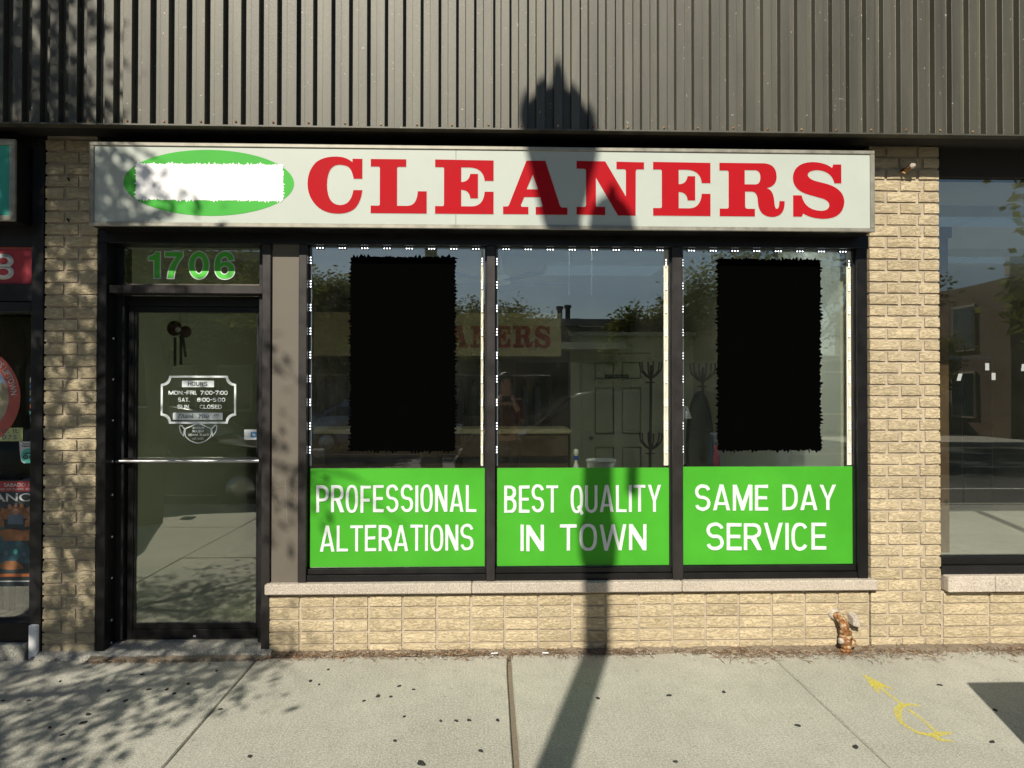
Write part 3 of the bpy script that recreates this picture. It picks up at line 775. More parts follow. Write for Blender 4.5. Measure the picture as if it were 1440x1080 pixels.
GL = {
 'C': 'M 285 88 L 285 188 L 241 188 Q 232 140 212 128 Q 190 118 165 119 Q 108 122 106 220 Q 108 318 170 321 Q 228 322 240 245 L 285 245 Q 280 300 250 335 Q 215 366 155 364 Q 80 362 40 310 Q 8 270 8 215 Q 8 150 50 108 Q 90 76 160 78 Q 205 80 235 105 L 235 88 Z',
 'L': 'M 328 88 L 507 88 L 507 126 L 470 126 Q 461 126 461 136 L 461 322 L 515 322 Q 562 320 566 248 L 611 248 L 611 360 L 328 360 L 328 322 L 365 322 Q 374 322 374 312 L 374 136 Q 374 126 365 126 L 328 126 Z',
 'E': 'M 654 92 L 950 94 L 950 196 L 905 196 Q 898 132 830 130 L 786 130 L 786 203 Q 825 203 832 162 L 871 162 L 871 284 L 832 284 Q 828 242 786 242 L 786 324 L 840 324 Q 900 322 905 250 L 950 250 L 950 362 L 654 362 L 654 324 L 690 324 Q 699 324 699 314 L 699 140 Q 699 130 690 130 L 654 130 Z',
 'A': 'M 1116 98 L 1212 98 L 1285 318 Q 1290 331 1300 331 L 1324 331 L 1324 367 L 1163 367 L 1163 329 L 1190 329 Q 1200 327 1196 317 L 1187 280 L 1105 280 L 1089 317 Q 1087 327 1095 329 L 1126 329 L 1126 366 L 998 366 L 998 328 L 1015 328 Q 1024 328 1028 320 Z M 1148 168 L 1175 241 L 1117 241 Z',
 'N': 'M -70 100 L 75 100 L 180 275 L 180 150 Q 180 138 168 138 L 132 138 L 132 101 L 272 103 L 272 138 L 240 138 Q 230 138 230 150 L 229 370 L 140 370 L 28 182 L 28 318 Q 28 328 38 328 L 75 328 L 75 369 L -70 367 L -70 329 L -35 329 Q -22 329 -22 318 L -22 150 Q -22 138 -35 138 L -70 138 Z',
 'R': 'M 654 108 L 880 108 Q 942 112 942 175 Q 942 222 890 232 Q 926 238 930 300 Q 932 335 942 335 Q 955 335 956 296 L 982 296 Q 985 376 915 376 Q 850 372 847 300 Q 846 250 815 250 L 783 250 L 783 325 Q 785 335 795 336 L 832 336 L 832 374 L 655 374 L 655 336 L 690 336 Q 700 336 700 326 L 700 156 Q 700 146 690 146 L 654 146 Z M 781 143 L 835 143 Q 860 146 860 178 Q 860 212 835 214 L 781 214 Z',
 'S': 'M 1271 112 L 1271 206 L 1236 206 Q 1222 145 1150 141 Q 1105 143 1101 165 Q 1105 188 1150 198 L 1200 210 Q 1286 235 1286 300 Q 1280 384 1175 384 Q 1110 380 1078 358 L 1070 374 L 1027 374 L 1027 268 L 1070 268 Q 1085 340 1165 344 Q 1208 344 1210 315 Q 1208 290 1165 280 L 1110 265 Q 1026 245 1026 180 Q 1030 105 1125 101 Q 1190 102 1225 130 L 1230 112 Z'}
def glyph(ch):
    """outline scaled to cap height 1, width 0..w ; overshoot kept"""
    top = {'C': 88, 'L': 88, 'E': 93, 'A': 98, 'N': 101, 'R': 108, 'S': 110}[ch]; bot = {'C': 360, 'L': 360, 'E': 362, 'A': 367, 'N': 369, 'R': 374, 'S': 375}[ch]
    ps = parse(GL[ch]); xa = min(p[0] for q in ps for p in q); xb = max(p[0] for q in ps for p in q)
    return [[((p[0] - xa) / (xb - xa), (bot - p[1]) / (bot - top)) for p in q] for q in ps]
LET = [('C', -1.042, -.731), ('L', -.683, -.363), ('E', -.315, .021), ('A', .076, .448), ('N', .501, .894), ('E', .947, 1.283), ('R', 1.336, 1.720), ('S', 1.769, 2.074)]
for c_, a, b in LET:
    ps = glyph(c_); zb, H = 2.5705, 0.3115
    tf = lambda u, w: (a + u * (b - a), zb + w * H)
    flat_shape('letter_outline', ps, M['sign_face'], sg, -0.1609, 0.0007, tf, 0.003)
    flat_shape('letter', ps, M['red'], sg, -0.1621, 0.0010, tf)
flat_shape('oval_emblem', [circle(-1.598, 2.7355, .479, 72, .1885)], M['oval_green'], sg, -0.1612, 0.0010)
flat_shape('painted_over_patch', [ragged(-2.008, -1.180, 2.636, 2.842, .014, .0085)], M['white_paint'], sg, -0.1628, 0.0014)  # white blank over the emblem, standing in for its hidden middle

# ------------------------------------------------------------------ storefront framing
sf = thing('storefront_frame', 'dark bronze metal shopfront framing holding three panes and the tan filler panel', 'shopfront', (0, 0, 0.42))
box('head_rail', M['bronze'], sf, -2.303, 2.305, 0.0, 0.14, 2.4225, 2.50, .003)
box('head_cover', M['bronze'], sf, -2.300, 2.300, 0.03, 0.30, 2.503, 3.09)
box('filler_panel', M['filler'], sf, -1.289, -1.111, 0.010, 0.03, 0.4185, 2.4222)['label'] = 'tan metal filler panel'
box('post', M['mullion'], sf, -1.3465, -1.2965, -0.003, 0.14, 0.03, 2.4222, .003)
box('post', M['mullion'], sf, -1.1325, -1.084, -0.003, 0.14, 0.4185, 2.4222, .003)
box('mullion', M['mullion'], sf, -0.0185, 0.0330, -0.003, 0.14, 0.4185, 2.4222, .003)
box('mullion', M['mullion'], sf, 1.1010, 1.1640, -0.003, 0.14, 0.4185, 2.4222, .003)
box('post', M['bronze'], sf, 2.2330, 2.2960, 0.0, 0.14, 0.4185, 2.4222, .003)
for i, (a, b) in enumerate(((-1.0835, -0.019), (0.0335, 1.1005), (1.1645, 2.2325))):
    box('bottom_rail', M['bronze'], sf, a, b, 0.006, 0.13, 0.4185, 0.458, .004)
    box('bottom_bead', M['bronze'], sf, a, b, 0.022, 0.13, 0.4585, 0.492, .004)
    box('side_bead', M['black_metal'], sf, a, a + .010, 0.054, 0.12, 0.4925, 2.4222)
    box('side_bead', M['black_metal'], sf, b - .010, b, 0.030, 0.12, 0.4925, 2.4222)
    g = box('glass_pane', M['glass'], sf, a + .0105, b - .0105, 0.052, 0.0525, 0.4925, 2.4222)

# ------------------------------------------------------------------ condensed sign lettering
def sel(cx, cy, rx, ry, a0, a1, n=16, e=2.5):
    p = []
    for k in range(n + 1):
        a = R(a0 + (a1 - a0) * k / n); c, s = math.cos(a), math.sin(a)
        p.append((cx + rx * math.copysign(abs(c) ** (2 / e), c), cy + ry * math.copysign(abs(s) ** (2 / e), s)))
    return p
def stroke(pts, t):
    L, Q = [], []
    for i, p in enumerate(pts):
        a, b = Vector(pts[max(i - 1, 0)]), Vector(pts[min(i + 1, len(pts) - 1)]); d = (b - a).normalized()
        L.append((p[0] - d.y * t / 2, p[1] + d.x * t / 2)); Q.append((p[0] + d.y * t / 2, p[1] - d.x * t / 2))
    return L + Q[::-1]
def gothic(ch, w, t):
    k = 1.12 * t
    if ch == 'I': return t, [[(0, 0), (t, 0), (t, 1), (0, 1)]]
    if ch == 'L': w *= .86; return w, [[(0, 0), (w, 0), (w, t), (t, t), (t, 1), (0, 1)]]
    if ch == 'T': w *= .96; return w, [[(w / 2 - t / 2, 0), (w / 2 + t / 2, 0), (w / 2 + t / 2, 1 - t), (w, 1 - t), (w, 1), (0, 1), (0, 1 - t), (w / 2 - t / 2, 1 - t)]]
    if ch == 'E': w *= .86; return w, [[(0, 0), (w, 0), (w, t), (t, t), (t, .5 - t / 2), (w * .92, .5 - t / 2), (w * .92, .5 + t / 2), (t, .5 + t / 2), (t, 1 - t), (w, 1 - t), (w, 1), (0, 1)]]
    if ch == 'F': w *= .84; return w, [[(0, 0), (t, 0), (t, .46 - t / 2), (w * .9, .46 - t / 2), (w * .9, .46 + t / 2), (t, .46 + t / 2), (t, 1 - t), (w, 1 - t), (w, 1), (0, 1)]]
    if ch == 'N': return w, [[(0, 0), (t, 0), (t, .64), (w - k, 0), (w, 0), (w, 1), (w - t, 1), (w - t, .36), (k, 1), (0, 1)]]
    if ch == 'A':
        w *= 1.12; lx = lambda h: k + (w / 2 - k) * h / .86
        return w, [[(0, 0), (k, 0), (lx(.2), .2), (w - lx(.2), .2), (w - k, 0), (w, 0), (w / 2 + t * .58, 1), (w / 2 - t * .58, 1)], [(lx(.2 + t * .9), .2 + t * .9), (w - lx(.2 + t * .9), .2 + t * .9), (w / 2, .80)]]
    if ch == 'V': w *= 1.10; return w, [[(0, 1), (k, 1), (w / 2, .20), (w - k, 1), (w, 1), (w / 2 + .55 * t, 0), (w / 2 - .55 * t, 0)]]
    if ch == 'W': w *= 1.52; return w, [[(0, 1), (t, 1), (.27 * w, .25), (.5 * w - .5 * t, 1), (.5 * w + .5 * t, 1), (.73 * w, .25), (w - t, 1), (w, 1), (.76 * w + .5 * t, 0), (.76 * w - .5 * t, 0), (.5 * w, .70), (.24 * w + .5 * t, 0), (.24 * w - .5 * t, 0)]]
    if ch == 'M': w *= 1.28; return w, [[(0, 0), (t, 0), (t, .66), (w / 2 - .45 * t, 0), (w / 2 + .45 * t, 0), (w - t, .66), (w - t, 0), (w, 0), (w, 1), (w - 1.25 * t, 1), (w / 2, .34), (1.25 * t, 1), (0, 1)]]
    if ch == 'Y': w *= 1.08; return w, [[(0, 1), (k, 1), (w / 2, .54), (w - k, 1), (w, 1), (w / 2 + t / 2, .40), (w / 2 + t / 2, 0), (w / 2 - t / 2, 0), (w / 2 - t / 2, .40)]]
    if ch in 'OQ': return w, [sel(w / 2, .5, w / 2, .515, 0, 348, 30), sel(w / 2, .5, w / 2 - t, .515 - t * .92, 0, 348, 30)]
    if ch == 'D': return w, [[(0, 0)] + sel(w * .42, .5, w * .58, .5, -90, 90, 18) + [(0, 1)], [(t, t)] + sel(w * .42, .5, w * .58 - t, .5 - t, -90, 90, 18) + [(t, 1 - t)]]
    if ch == 'P': return w, [[(0, 0), (t, 0), (t, .40)] + sel(w * .45, .70, w * .55, .30, -90, 90, 14) + [(0, 1)], [(t, .40 + t)] + sel(w * .45, .70, w * .55 - t, .30 - t, -90, 90, 14) + [(t, 1 - t)]]
    if ch == 'R': return w, [[(0, 0), (t, 0), (t, .42), (.40 * w, .42), (w - 1.1 * t, 0), (w + .03, 0), (.72 * w, .46)] + sel(w * .45, .71, w * .55, .29, -42, 90, 12) + [(0, 1)], [(t, .42 + t)] + sel(w * .45, .71, w * .55 - t, .29 - t, -90, 90, 12) + [(t, 1 - t)]]
    if ch == 'B': return w, [[(0, 0)] + sel(w * .45, .275, w * .55, .275, -90, 62, 12) + sel(w * .42, .755, w * .54, .245, -60, 90, 12) + [(0, 1)], [(t, t * .9)] + sel(w * .42, .275, w * .55 - t, .275 - t * .9, -90, 90, 10) + [(t, .55 - t * .9)], [(t, .52 + t * .9)] + sel(w * .40, .755, w * .53 - t, .245 - t * .9, -90, 90, 10) + [(t, 1 - t * .9)]]
    if ch == 'S':
        h = (1.03 - t) / 4; rx = w / 2 - t / 2
        return w, [stroke(sel(w / 2, .515 + h, rx, h, 14, 270, 20, 2.15) + sel(w / 2, .515 - h, rx, h, 84, -166, 20, 2.15), t)]
    if ch == 'C': return w, [stroke(sel(w / 2, .5, w / 2 - t / 2, (1.03 - t) / 2, 38, 322, 26), t)]
    if ch == 'U': return w, [stroke([(t / 2, 1), (t / 2, .7), (t / 2, .4)] + sel(w / 2, .3 - .0, w / 2 - t / 2, .315 - t / 2, 180, 360, 16, 2.3) + [(w - t / 2, .4), (w - t / 2, .7), (w - t / 2, 1)], t)]
    if ch == 'H': return w, [[(0, 0), (t, 0), (t, .5 - t / 2), (w - t, .5 - t / 2), (w - t, 0), (w, 0), (w, 1), (w - t, 1), (w - t, .5 + t / 2), (t, .5 + t / 2), (t, 1), (0, 1)]]
    if ch == 'K': return w, [[(0, 0), (t, 0), (t, .34), (t * 1.4, .42), (w - k, 0), (w, 0), (t * 2.1, .58), (w, 1), (w - k, 1), (t, .52), (t, 1), (0, 1)]]
    if ch == '0': return gothic('O', w * .92, t)
    if ch == '7': w *= .9; return w, [[(w * .18, 0), (w * .18 + k, 0), (w, .86), (w, 1), (0, 1), (0, 1 - t), (w - t * 1.05, 1 - t)]]
    if ch == '8': w *= .92; return w, [sel(w / 2, .27, w / 2, .275, 0, 180, 1, 2)[:0] + sel(w / 2, .27, w / 2, .27, -200, 20, 14, 2) + sel(w / 2, .755, w * .46, .245, -20, 200, 14, 2), sel(w / 2, .28, w / 2 - t, .27 - t * .9, 0, 340, 14, 2), sel(w / 2, .745, w * .46 - t, .235 - t * .85, 0, 340, 14, 2)]
    if ch == '5': w *= .92; return w, [stroke([(w * .92, 1 - t / 2), (w * .6, 1 - t / 2), (w * .26, 1 - t / 2), (w * .18, .80), (w * .15, .56)] + sel(w / 2, .32, w / 2 - t / 2, .32 - t / 2, 110, -140, 16, 2.2), t)]
    if ch == '.': return t, [[(0, 0), (t, 0), (t, t), (0, t)]]
    if ch == ':': return t, [[(0, .1), (t, .1), (t, .1 + t), (0, .1 + t)], [(0, .6), (t, .6), (t, .6 + t), (0, .6 + t)]]
    if ch == '-': return w * .5, [[(0, .42), (w * .5, .42), (w * .5, .42 + t), (0, .42 + t)]]
    return w, []
def decal_line(s, parent, x0, x1, z0, z1, y, mat, t=.17, gap=.13, mirror=False):
    H = z1 - z0; tgt = (x1 - x0) / H; lo, hi = .1, 2.5
    for _ in range(30):
        w = (lo + hi) / 2; tot = sum((w * .6 if c == ' ' else gothic(c, w, t)[0]) for c in s) + gap * (len(s) - 1)
        if tot > tgt: hi = w
        else: lo = w
    x = 0
    for c in s:
        if c == ' ': x += w * .6 + gap; continue
        gw, ps = gothic(c, w, t)
        tf = (lambda u, v, x=x: (x1 - (x + u) * H, z0 + v * H)) if mirror else (lambda u, v, x=x: (x0 + (x + u) * H, z0 + v * H))
        flat_shape('lettering', ps, mat, parent, y, .0008, tf); x += gw + gap
def sign_line(s, parent, x0, x1, z0, z1, y, t=.118, gap=.085):
    H = z1 - z0; tgt = (x1 - x0) / H
    lo, hi = .1, 1.2
    for _ in range(30):
        w = (lo + hi) / 2
        tot = sum((w * .62 if c == ' ' else gothic(c, w, t)[0]) for c in s) + gap * (len(s) - 1)
        if tot > tgt: hi = w
        else: lo = w
    x = 0
    for c in s:
        if c == ' ': x += w * .62 + gap; continue
        gw, ps = gothic(c, w, t)
        dz, dx = random.uniform(-.012, .012), random.uniform(-.008, .008)
        def tf(u, v, x=x): return (x0 + (x + u + dx) * H, z0 + (v + dz + .016 * noise.noise(Vector((x * 3 + u * 6, v * 6, z0 * 9)))) * H)
        # roughly cut film: the outline wobbles a little
        o = sub(flat_shape('letter', ps, M['white'], None, y, .0035, tf), parent)
        if c == 'Q': sub(flat_shape('letter_tail', [[(gw * .50, .20), (gw * .72, .28), (gw * 1.06, -.03), (gw * .86, -.10)]], M['white'], None, y - .0006, .0035, tf), parent)
        x += gw + gap

# ------------------------------------------------------------------ green window boards
boards = [(-1.0725, -0.0205, 0.4975, 1.087, [('PROFESSIONAL', -1.034, -.079, .825, .986, .020), ('ALTERATIONS', -1.012, -.096, .592, .747, .020)], 'left'),
          (0.0445, 1.0895, 0.4975, 1.087, [('BEST QUALITY', .088, 1.041, .819, .982, .022), ('IN TOWN', .186, .950, .588, .746, .022)], 'mid'),
          (1.1755, 2.2215, 0.4975, 1.092, [('SAME DAY', 1.250, 2.119, .826, .982, .022), ('SERVICE', 1.319, 2.056, .584, .748, .022)], 'right')]
lab = {'left': 'green window sign with white capitals PROFESSIONAL ALTERATIONS', 'mid': 'green window sign with white capitals BEST QUALITY IN TOWN', 'right': 'green window sign with white capitals SAME DAY SERVICE'}
for a, b, c_, d, tx, w in boards:
    t = thing('window_sign', lab[w], 'sign', ((a + b) / 2, .045, c_), 'green signs along the window bottoms')
    bo_ = box('board', M['board_green'], t, a, b, 0.0455, 0.0500, c_, d)
    for s, xa, xb, za, zb, bo in tx:
        sign_line(s, bo_, xa, xb, za, zb, 0.0415, .125 if len(s) < 11 else .108, .10 if len(s) < 11 else .085)

# black blanks on the glass, standing in for what they cover
for a, b, l in ((-0.838, -0.208, 'tall matt black ragged-edged sheet on the left window'), (1.390, 2.030, 'tall matt black ragged-edged sheet on the right window beside the pillar')):
    p = ragged(a, b, 1.189, 2.362, .020, .011)
    o = flat_shape('window_poster', [p], M['black'], None, 0.0485, 0.0020); tag(o, l, 'poster', 'black sheets on the windows')

# ------------------------------------------------------------------ light strips
def module_mesh(vert, cap='ledcap'):
    b = MB(); L, W = .050, .011
    if vert: b.box(-W / 2, W / 2, 0, .006, -L / 2, L / 2, 0)
    else: b.box(-L / 2, L / 2, 0, .006, -W / 2, W / 2, 0)
    for k in (-1, 0, 1):
        c = (0, 0, k * .0165) if vert else (k * .0165, 0, 0)
        b.lathe(c, [(.0036, 0.0), (.0036, -.0015), (.0018, -.003)], 8, 1, 'y')
    me = bpy.data.meshes.new('led_module'); me.from_pydata(b.v, [], b.f); me.materials.append(M[cap] if vert else M['mullion']); me.materials.append(M['led'])
    me.polygons.foreach_set('material_index', b.mi); me.update(); return me
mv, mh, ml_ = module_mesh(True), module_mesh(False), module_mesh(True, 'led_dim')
for (a, b, w) in ((-1.0835, -0.019, 'left'), (0.0335, 1.1005, 'middle'), (1.1645, 2.2325, 'right')):
    t = thing('light_strip', 'row of small white lights edging the %s window' % w, 'light strip', ((a + b) / 2, .07, 2.4), 'light strips round the three windows')
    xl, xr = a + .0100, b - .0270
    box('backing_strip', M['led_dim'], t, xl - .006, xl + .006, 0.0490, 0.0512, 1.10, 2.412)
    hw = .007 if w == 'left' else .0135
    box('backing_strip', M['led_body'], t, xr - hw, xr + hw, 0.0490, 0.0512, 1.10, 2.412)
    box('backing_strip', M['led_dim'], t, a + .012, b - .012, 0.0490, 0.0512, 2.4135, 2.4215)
    n = 8
    for k in range(n): link_mesh('led_module', mh, t, (a + .065 + k * (b - a - .13) / (n - 1), .0425, 2.409))
    for xx in (xl, xr):
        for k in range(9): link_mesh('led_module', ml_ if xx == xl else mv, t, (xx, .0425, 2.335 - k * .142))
    w2 = MB(); pts = []
    for k in range(60): pts.append((xr + .006 * math.sin(k * 1.3), .0475, 1.11 + k * .0218))
    w2.tube(pts, .0014, 5).build('wire', M['ledcap'], t)

# ------------------------------------------------------------------ door and transom
en = thing('door_frame', 'recessed dark bronze doorway frame with a glazed transom over the door', 'door frame', (-1.82, 0.1, 0))
box('jamb', M['bronze'], en, -2.3045, -2.252, -0.004, 0.16, 0.0, 2.4222, .003)
box('jamb', M['black_metal'], en, -2.2518, -2.206, 0.115, 0.20, 0.05, 2.4222)
box('jamb_liner', M['black_metal'], en, -1.3830, -1.3470, 0.06, 0.20, 0.05, 2.4222)
box('transom_bar', M['mullion'], en, -2.2515, -1.3475, 0.020, 0.13, 2.129, 2.178, .003)
box('transom_bead', M['filler'], en, -2.205, -1.3845, 0.075, 0.12, 2.1785, 2.194, .002)
box('door_header', M['bronze'], en, -2.2055, -1.3835, 0.14, 0.20, 2.068, 2.1285, .003)
box('transom_glass', M['door_glass'], en, -2.205, -1.3835, 0.105, 0.1055, 2.1945, 2.4222)
stud = MB().lathe((0, 0, 0), [(.0065, 0), (.0065, .003), (.003, .005)], 10, axis='x')
st0 = None
for k, z in enumerate((1.865, 1.62, 1.375, 1.13, .93, .68, .435, .185, .04 + .01)):
    if st0 is None: st0 = stud.build('snap_stud', M['white'], en); st0.location = Vector((-2.2518, .075, z)) - en.location
    else: link_mesh('snap_stud', st0.data, en, (-2.2518, .075, z))
# numbers, half in shade as the photo: the numbers are one green film with a white edge
nm = thing('address_number', 'green house number 1706 with white outline on the transom glass', 'house number', (-1.8, .1, 2.3))
def num(x, paths):
    tf = lambda u, w: (x + u, 2.232 + w)
    flat_shape('numeral_edge', paths, M['white'], nm, 0.1025, 0.0008, tf, 0.0055)
    flat_shape('numeral', paths, M['number_green'], nm, 0.1010, 0.0010, tf)
h = .158
one = parse('M .033 0 L .066 0 L .066 .158 L .042 .158 Q .034 .134 0 .130 L 0 .108 L .033 .108 Z')
seven = parse('M .014 0 L .050 0 Q .056 .075 .104 .132 L .104 .158 L 0 .158 L 0 .130 L .068 .130 Q .020 .075 .014 0 Z')
zero = [circle(.059, .079, .059, 36, .082), circle(.059, .079, .028, 30, .052)]
six_o = parse('M .114 .112 L .082 .108 Q .080 .132 .062 .133 Q .036 .132 .034 .090 Q .045 .102 .066 .102 Q .116 .100 .118 .052 Q .116 0 .060 -.003 Q .002 -.002 0 .074 Q .002 .162 .064 .161 Q .110 .160 .114 .112 Z')
num(-2.058, [p for p in one]); num(-1.960, seven); num(-1.818, zero); num(-1.665, six_o + [circle(.059, .050, .026, 20, .027)])

dr = thing('glass_door', 'glass shop door with a black metal frame and a steel push bar', 'door', (-1.79, .16, .03))
box('stile', M['bronze'], dr, -2.2030, -2.1650, .150, .195, .024, 2.0655, .003)
box('stile', M['bronze'], dr, -1.4210, -1.3850, .150, .195, .024, 2.0655, .003)
box('top_rail', M['bronze'], dr, -2.1648, -1.4212, .150, .195, 2.030, 2.0655, .003)
box('bottom_rail', M['bronze'], dr, -2.1648, -1.4212, .150, .195, .024, .1000, .003)
box('bottom_bead', M['bronze'], dr, -2.1648, -1.4212, .158, .190, .1002, .1360, .003)
box('side_bead', M['black_metal'], dr, -2.1648, -2.1570, .160, .190, .1362, 2.0298)
box('side_bead', M['black_metal'], dr, -1.4290, -1.4212, .160, .190, .1362, 2.0298)
box('glass_pane', M['door_glass'], dr, -2.1569, -1.4291, .1700, .1705, .1362, 2.0298)
MB().tube([(-2.245, .105, 1.127), (-1.395, .105, 1.127)], .0105, 12).build('push_bar', M['steel'], dr)
for xx in (-2.190, -1.400): box('bar_bracket', M['bronze'], dr, xx - .012, xx + .012, .112, .1495, 1.110, 1.144, .002)
MB().lathe((-1.4055, .1497, .105), [(.012, 0), (.012, -.012), (.006, -.02)], 12, axis='y').build('foot_bolt', M['bronze'], dr)
box('price_tag', M['white'], dr, -1.80, -1.784, .1485, .1498, .055, .065)
# hours decal
y_ = .1675
DX0, DX1, DZ0, DZ1 = -2.012, -1.556, 1.350, 1.644
def plaque(x0, x1, z0, z1, r):
    p = []
    for cx, cz, a0 in ((x0, z0, 90), (x1, z0, 180), (x1, z1, 270), (x0, z1, 0)):
        for k in range(9):
            a = R(a0 - k * 90 / 8) ; p.append((cx + r * math.cos(a), cz + r * math.sin(a)))
    return p
dc = flat_shape('hours_border', [plaque(DX0, DX1, DZ0, DZ1, .050), plaque(DX0 + .012, DX1 - .012, DZ0 + .012, DZ1 - .012, .050)], M['decal'], dr, y_, .0008)
flat_shape('hours_plate', [rect(-1.884, -1.690, 1.574, 1.614)], M['decal'], dr, y_, .0008)
decal_line('HOURS', dr, -1.848, -1.730, 1.582, 1.607, y_ - .001, M['decal_dark'])
decal_line('MON.-FRI.', dr, -1.965, -1.795, 1.5275, 1.552, y_, M['decal'])
decal_line('7:00-7:00', dr, -1.773, -1.608, 1.5275, 1.552, y_, M['decal'])
decal_line('SAT.', dr, -1.907, -1.838, 1.4845, 1.509, y_, M['decal'])
decal_line('8:00-5:00', dr, -1.792, -1.622, 1.4845, 1.509, y_, M['decal'])
decal_line('SUN.', dr, -1.911, -1.834, 1.4415, 1.466, y_, M['decal'])
decal_line('CLOSED', dr, -1.776, -1.643, 1.4415, 1.466, y_, M['decal'])
flat_shape('thanks_plate', [rect(-1.938, -1.638, 1.374, 1.417)], M['decal'], dr, y_, .0008)
fit_text('lettering', 'Thank  You  !!!', M['decal_dark'], dr, -1.910, -1.665, 1.383, 1.410, y_ - .001, .0, depth=.0008, shear=.5)
# mask decal
mo = parse('M .0 .085 Q .022 .110 .060 .112 Q .098 .110 .120 .085 L .150 .092 L .148 .030 Q .110 -.006 .075 -.008 Q .040 -.006 .002 .030 Z', 6)
mcx = -1.785
outer = [(mcx + (x - .075) * 1.0, 1.238 + z) for x, z in [(-.005, .083), (.03, .098), (.055, .112), (.075, .116), (.095, .112), (.12, .098), (.155, .083), (.158, .05), (.150, .028), (.125, .006), (.095, -.007), (.075, -.010), (.055, -.007), (.025, .006), (0, .028), (-.008, .05)]]
inner = [(mcx + (x - mcx) * .93, 1.291 + (z - 1.291) * .90) for x, z in outer]
flat_shape('mask_outline', [outer, inner], M['decal'], dr, y_, .0008)
for sx in (-1, 1):
    lo = [(mcx + sx * u, 1.238 + v) for u, v in [(.078, .080), (.100, .104), (.112, .104), (.116, .092), (.108, .060), (.086, .030)]]
    cx_ = sum(p[0] for p in lo) / 6; cz_ = sum(p[1] for p in lo) / 6
    li = [(cx_ + (p[0] - cx_) * .66, cz_ + (p[1] - cz_) * .74) for p in lo]
    flat_shape('ear_loop', [lo, li], M['decal'], dr, y_, .0008)
decal_line('PLEASE', dr, mcx - .035, mcx + .035, 1.318, 1.330, y_, M['decal'], mirror=True)
decal_line('WEAR', dr, mcx - .035, mcx + .035, 1.296, 1.311, y_, M['decal'], mirror=True)
decal_line('FACE MASK', dr, mcx - .062, mcx + .062, 1.275, 1.289, y_, M['decal'], mirror=True)
fit_text('lettering', 'Thank You', M['decal'], dr, mcx - .035, mcx + .035, 1.252, 1.266, y_, .005, depth=.0008, mirror=True, shear=-.5)
flat_shape('payment_sticker', [rect(-1.506, -1.424, 1.252, 1.314)], M['white'], dr, y_, .0008)
flat_shape('sticker_print', [rect(-1.466, -1.432, 1.266, 1.300), circle(-1.449, 1.283, .009, 12)], M['sticker_blue'], dr, y_ - .001, .0008)
for r_ in (.008, .013): flat_shape('sticker_print', [[(-1.490 + (r_ + .0022 * s) * math.cos(R(a)), 1.283 + (r_ + .0022 * s) * math.sin(R(a))) for s, rng in ((0, range(-50, 51, 20)), (1, range(50, -51, -20))) for a in rng]], M['grey_white'], dr, y_ - .001, .0008)
# chimes inside the door
wc = thing('wind_chime', 'wind chime with dark red discs and hanging tubes behind the door glass', 'wind chime', (-1.96, .30, 1.9))
MB().lathe((-1.985, .29, 1.945), [(.004, -.006), (.045, -.005), (.048, 0), (.045, .005), (.004, .006)], 20, axis='y').build('disc', M['dark_red'], wc)
MB().lathe((-1.925, .31, 1.925), [(.004, -.006), (.035, -.005), (.038, 0), (.035, .005), (.004, .006)], 20, axis='y').build('disc', M['dark_red'], wc)
MB().lathe((-1.955, .27, 1.935), [(.002, -.012), (.012, -.008), (.018, 0), (.012, .008)], 14, axis='y').build('shell_bead', M['sticker_white'], wc)
for xa, xb, za, zb in ((-1.985, -1.985, 1.890, 1.705), (-1.948, -1.948, 1.900, 1.715), (-1.937, -1.918, 1.895, 1.765)):
    MB().tube([(xa, .30, za), (xb, .30, zb)], .009, 8).build('tube', M['black_metal'], wc)
MB().tube([(-1.955, .30, 2.06), (-1.955, .30, 1.93)], .0015, 5).build('cord', M['black_metal'], wc)
# threshold
ts = thing('door_step', 'worn concrete doorstep with peeling paint under the glass door', 'step', (-1.8, 0, 0))
b = MB(); n = 60; vs = []
for k in range(n + 1):
    x = -2.62 + 1.345 * k / n; q = .012 * noise.noise(Vector((x * 8, 1, 4))) + .006 * noise.noise(Vector((x * 30, 1, 4)))
    vs += [(x, -.062 + q, -.03), (x, -.056 + q, .010 + q * .5), (x, -.035 + q, .022), (x, .0 + q, .030), (x, .20, .0355)]
b.add(vs, [(5 * k + i, 5 * k + 5 + i, 5 * k + 6 + i, 5 * k + 1 + i) for k in range(n) for i in range(4)])
b.build('concrete_ledge', M['old_concrete'], ts)
box('metal_threshold', M['sign_frame'], ts, -2.25, -1.3475, .125, .21, .030, .041, .003)
flat = MB().box(-1.352, -1.288, -.072, -.005, -.02, .026).build('corner_block', M['old_concrete'], ts, .006)
# scratches on the filler panel
sk = MB()
def strip(pts, w=.0009):
    for (ax, az), (bx, bz) in zip(pts, pts[1:]):
        d = Vector((bx - ax, bz - az)).normalized(); nx_, nz_ = -d.y * w, d.x * w
        sk.add([(ax + nx_, .0085, az + nz_), (ax - nx_, .0085, az - nz_), (bx - nx_, .0085, bz - nz_), (bx + nx_, .0085, bz + nz_), (ax, .0095, az), (bx, .0095, bz)], [(0, 1, 2, 3)])
strip([(-1.21, 1.03), (-1.205, .93), (-1.20, .83), (-1.198, .77)])
strip([(-1.275, .95), (-1.262, .978), (-1.235, .988), (-1.20, .985), (-1.165, .972), (-1.150, .945), (-1.155, .90), (-1.150, .86)])
strip([(-1.275, .95), (-1.270, .91), (-1.255, .87), (-1.245, .85)])
sk.build('scratch', M['chalk'], sf)

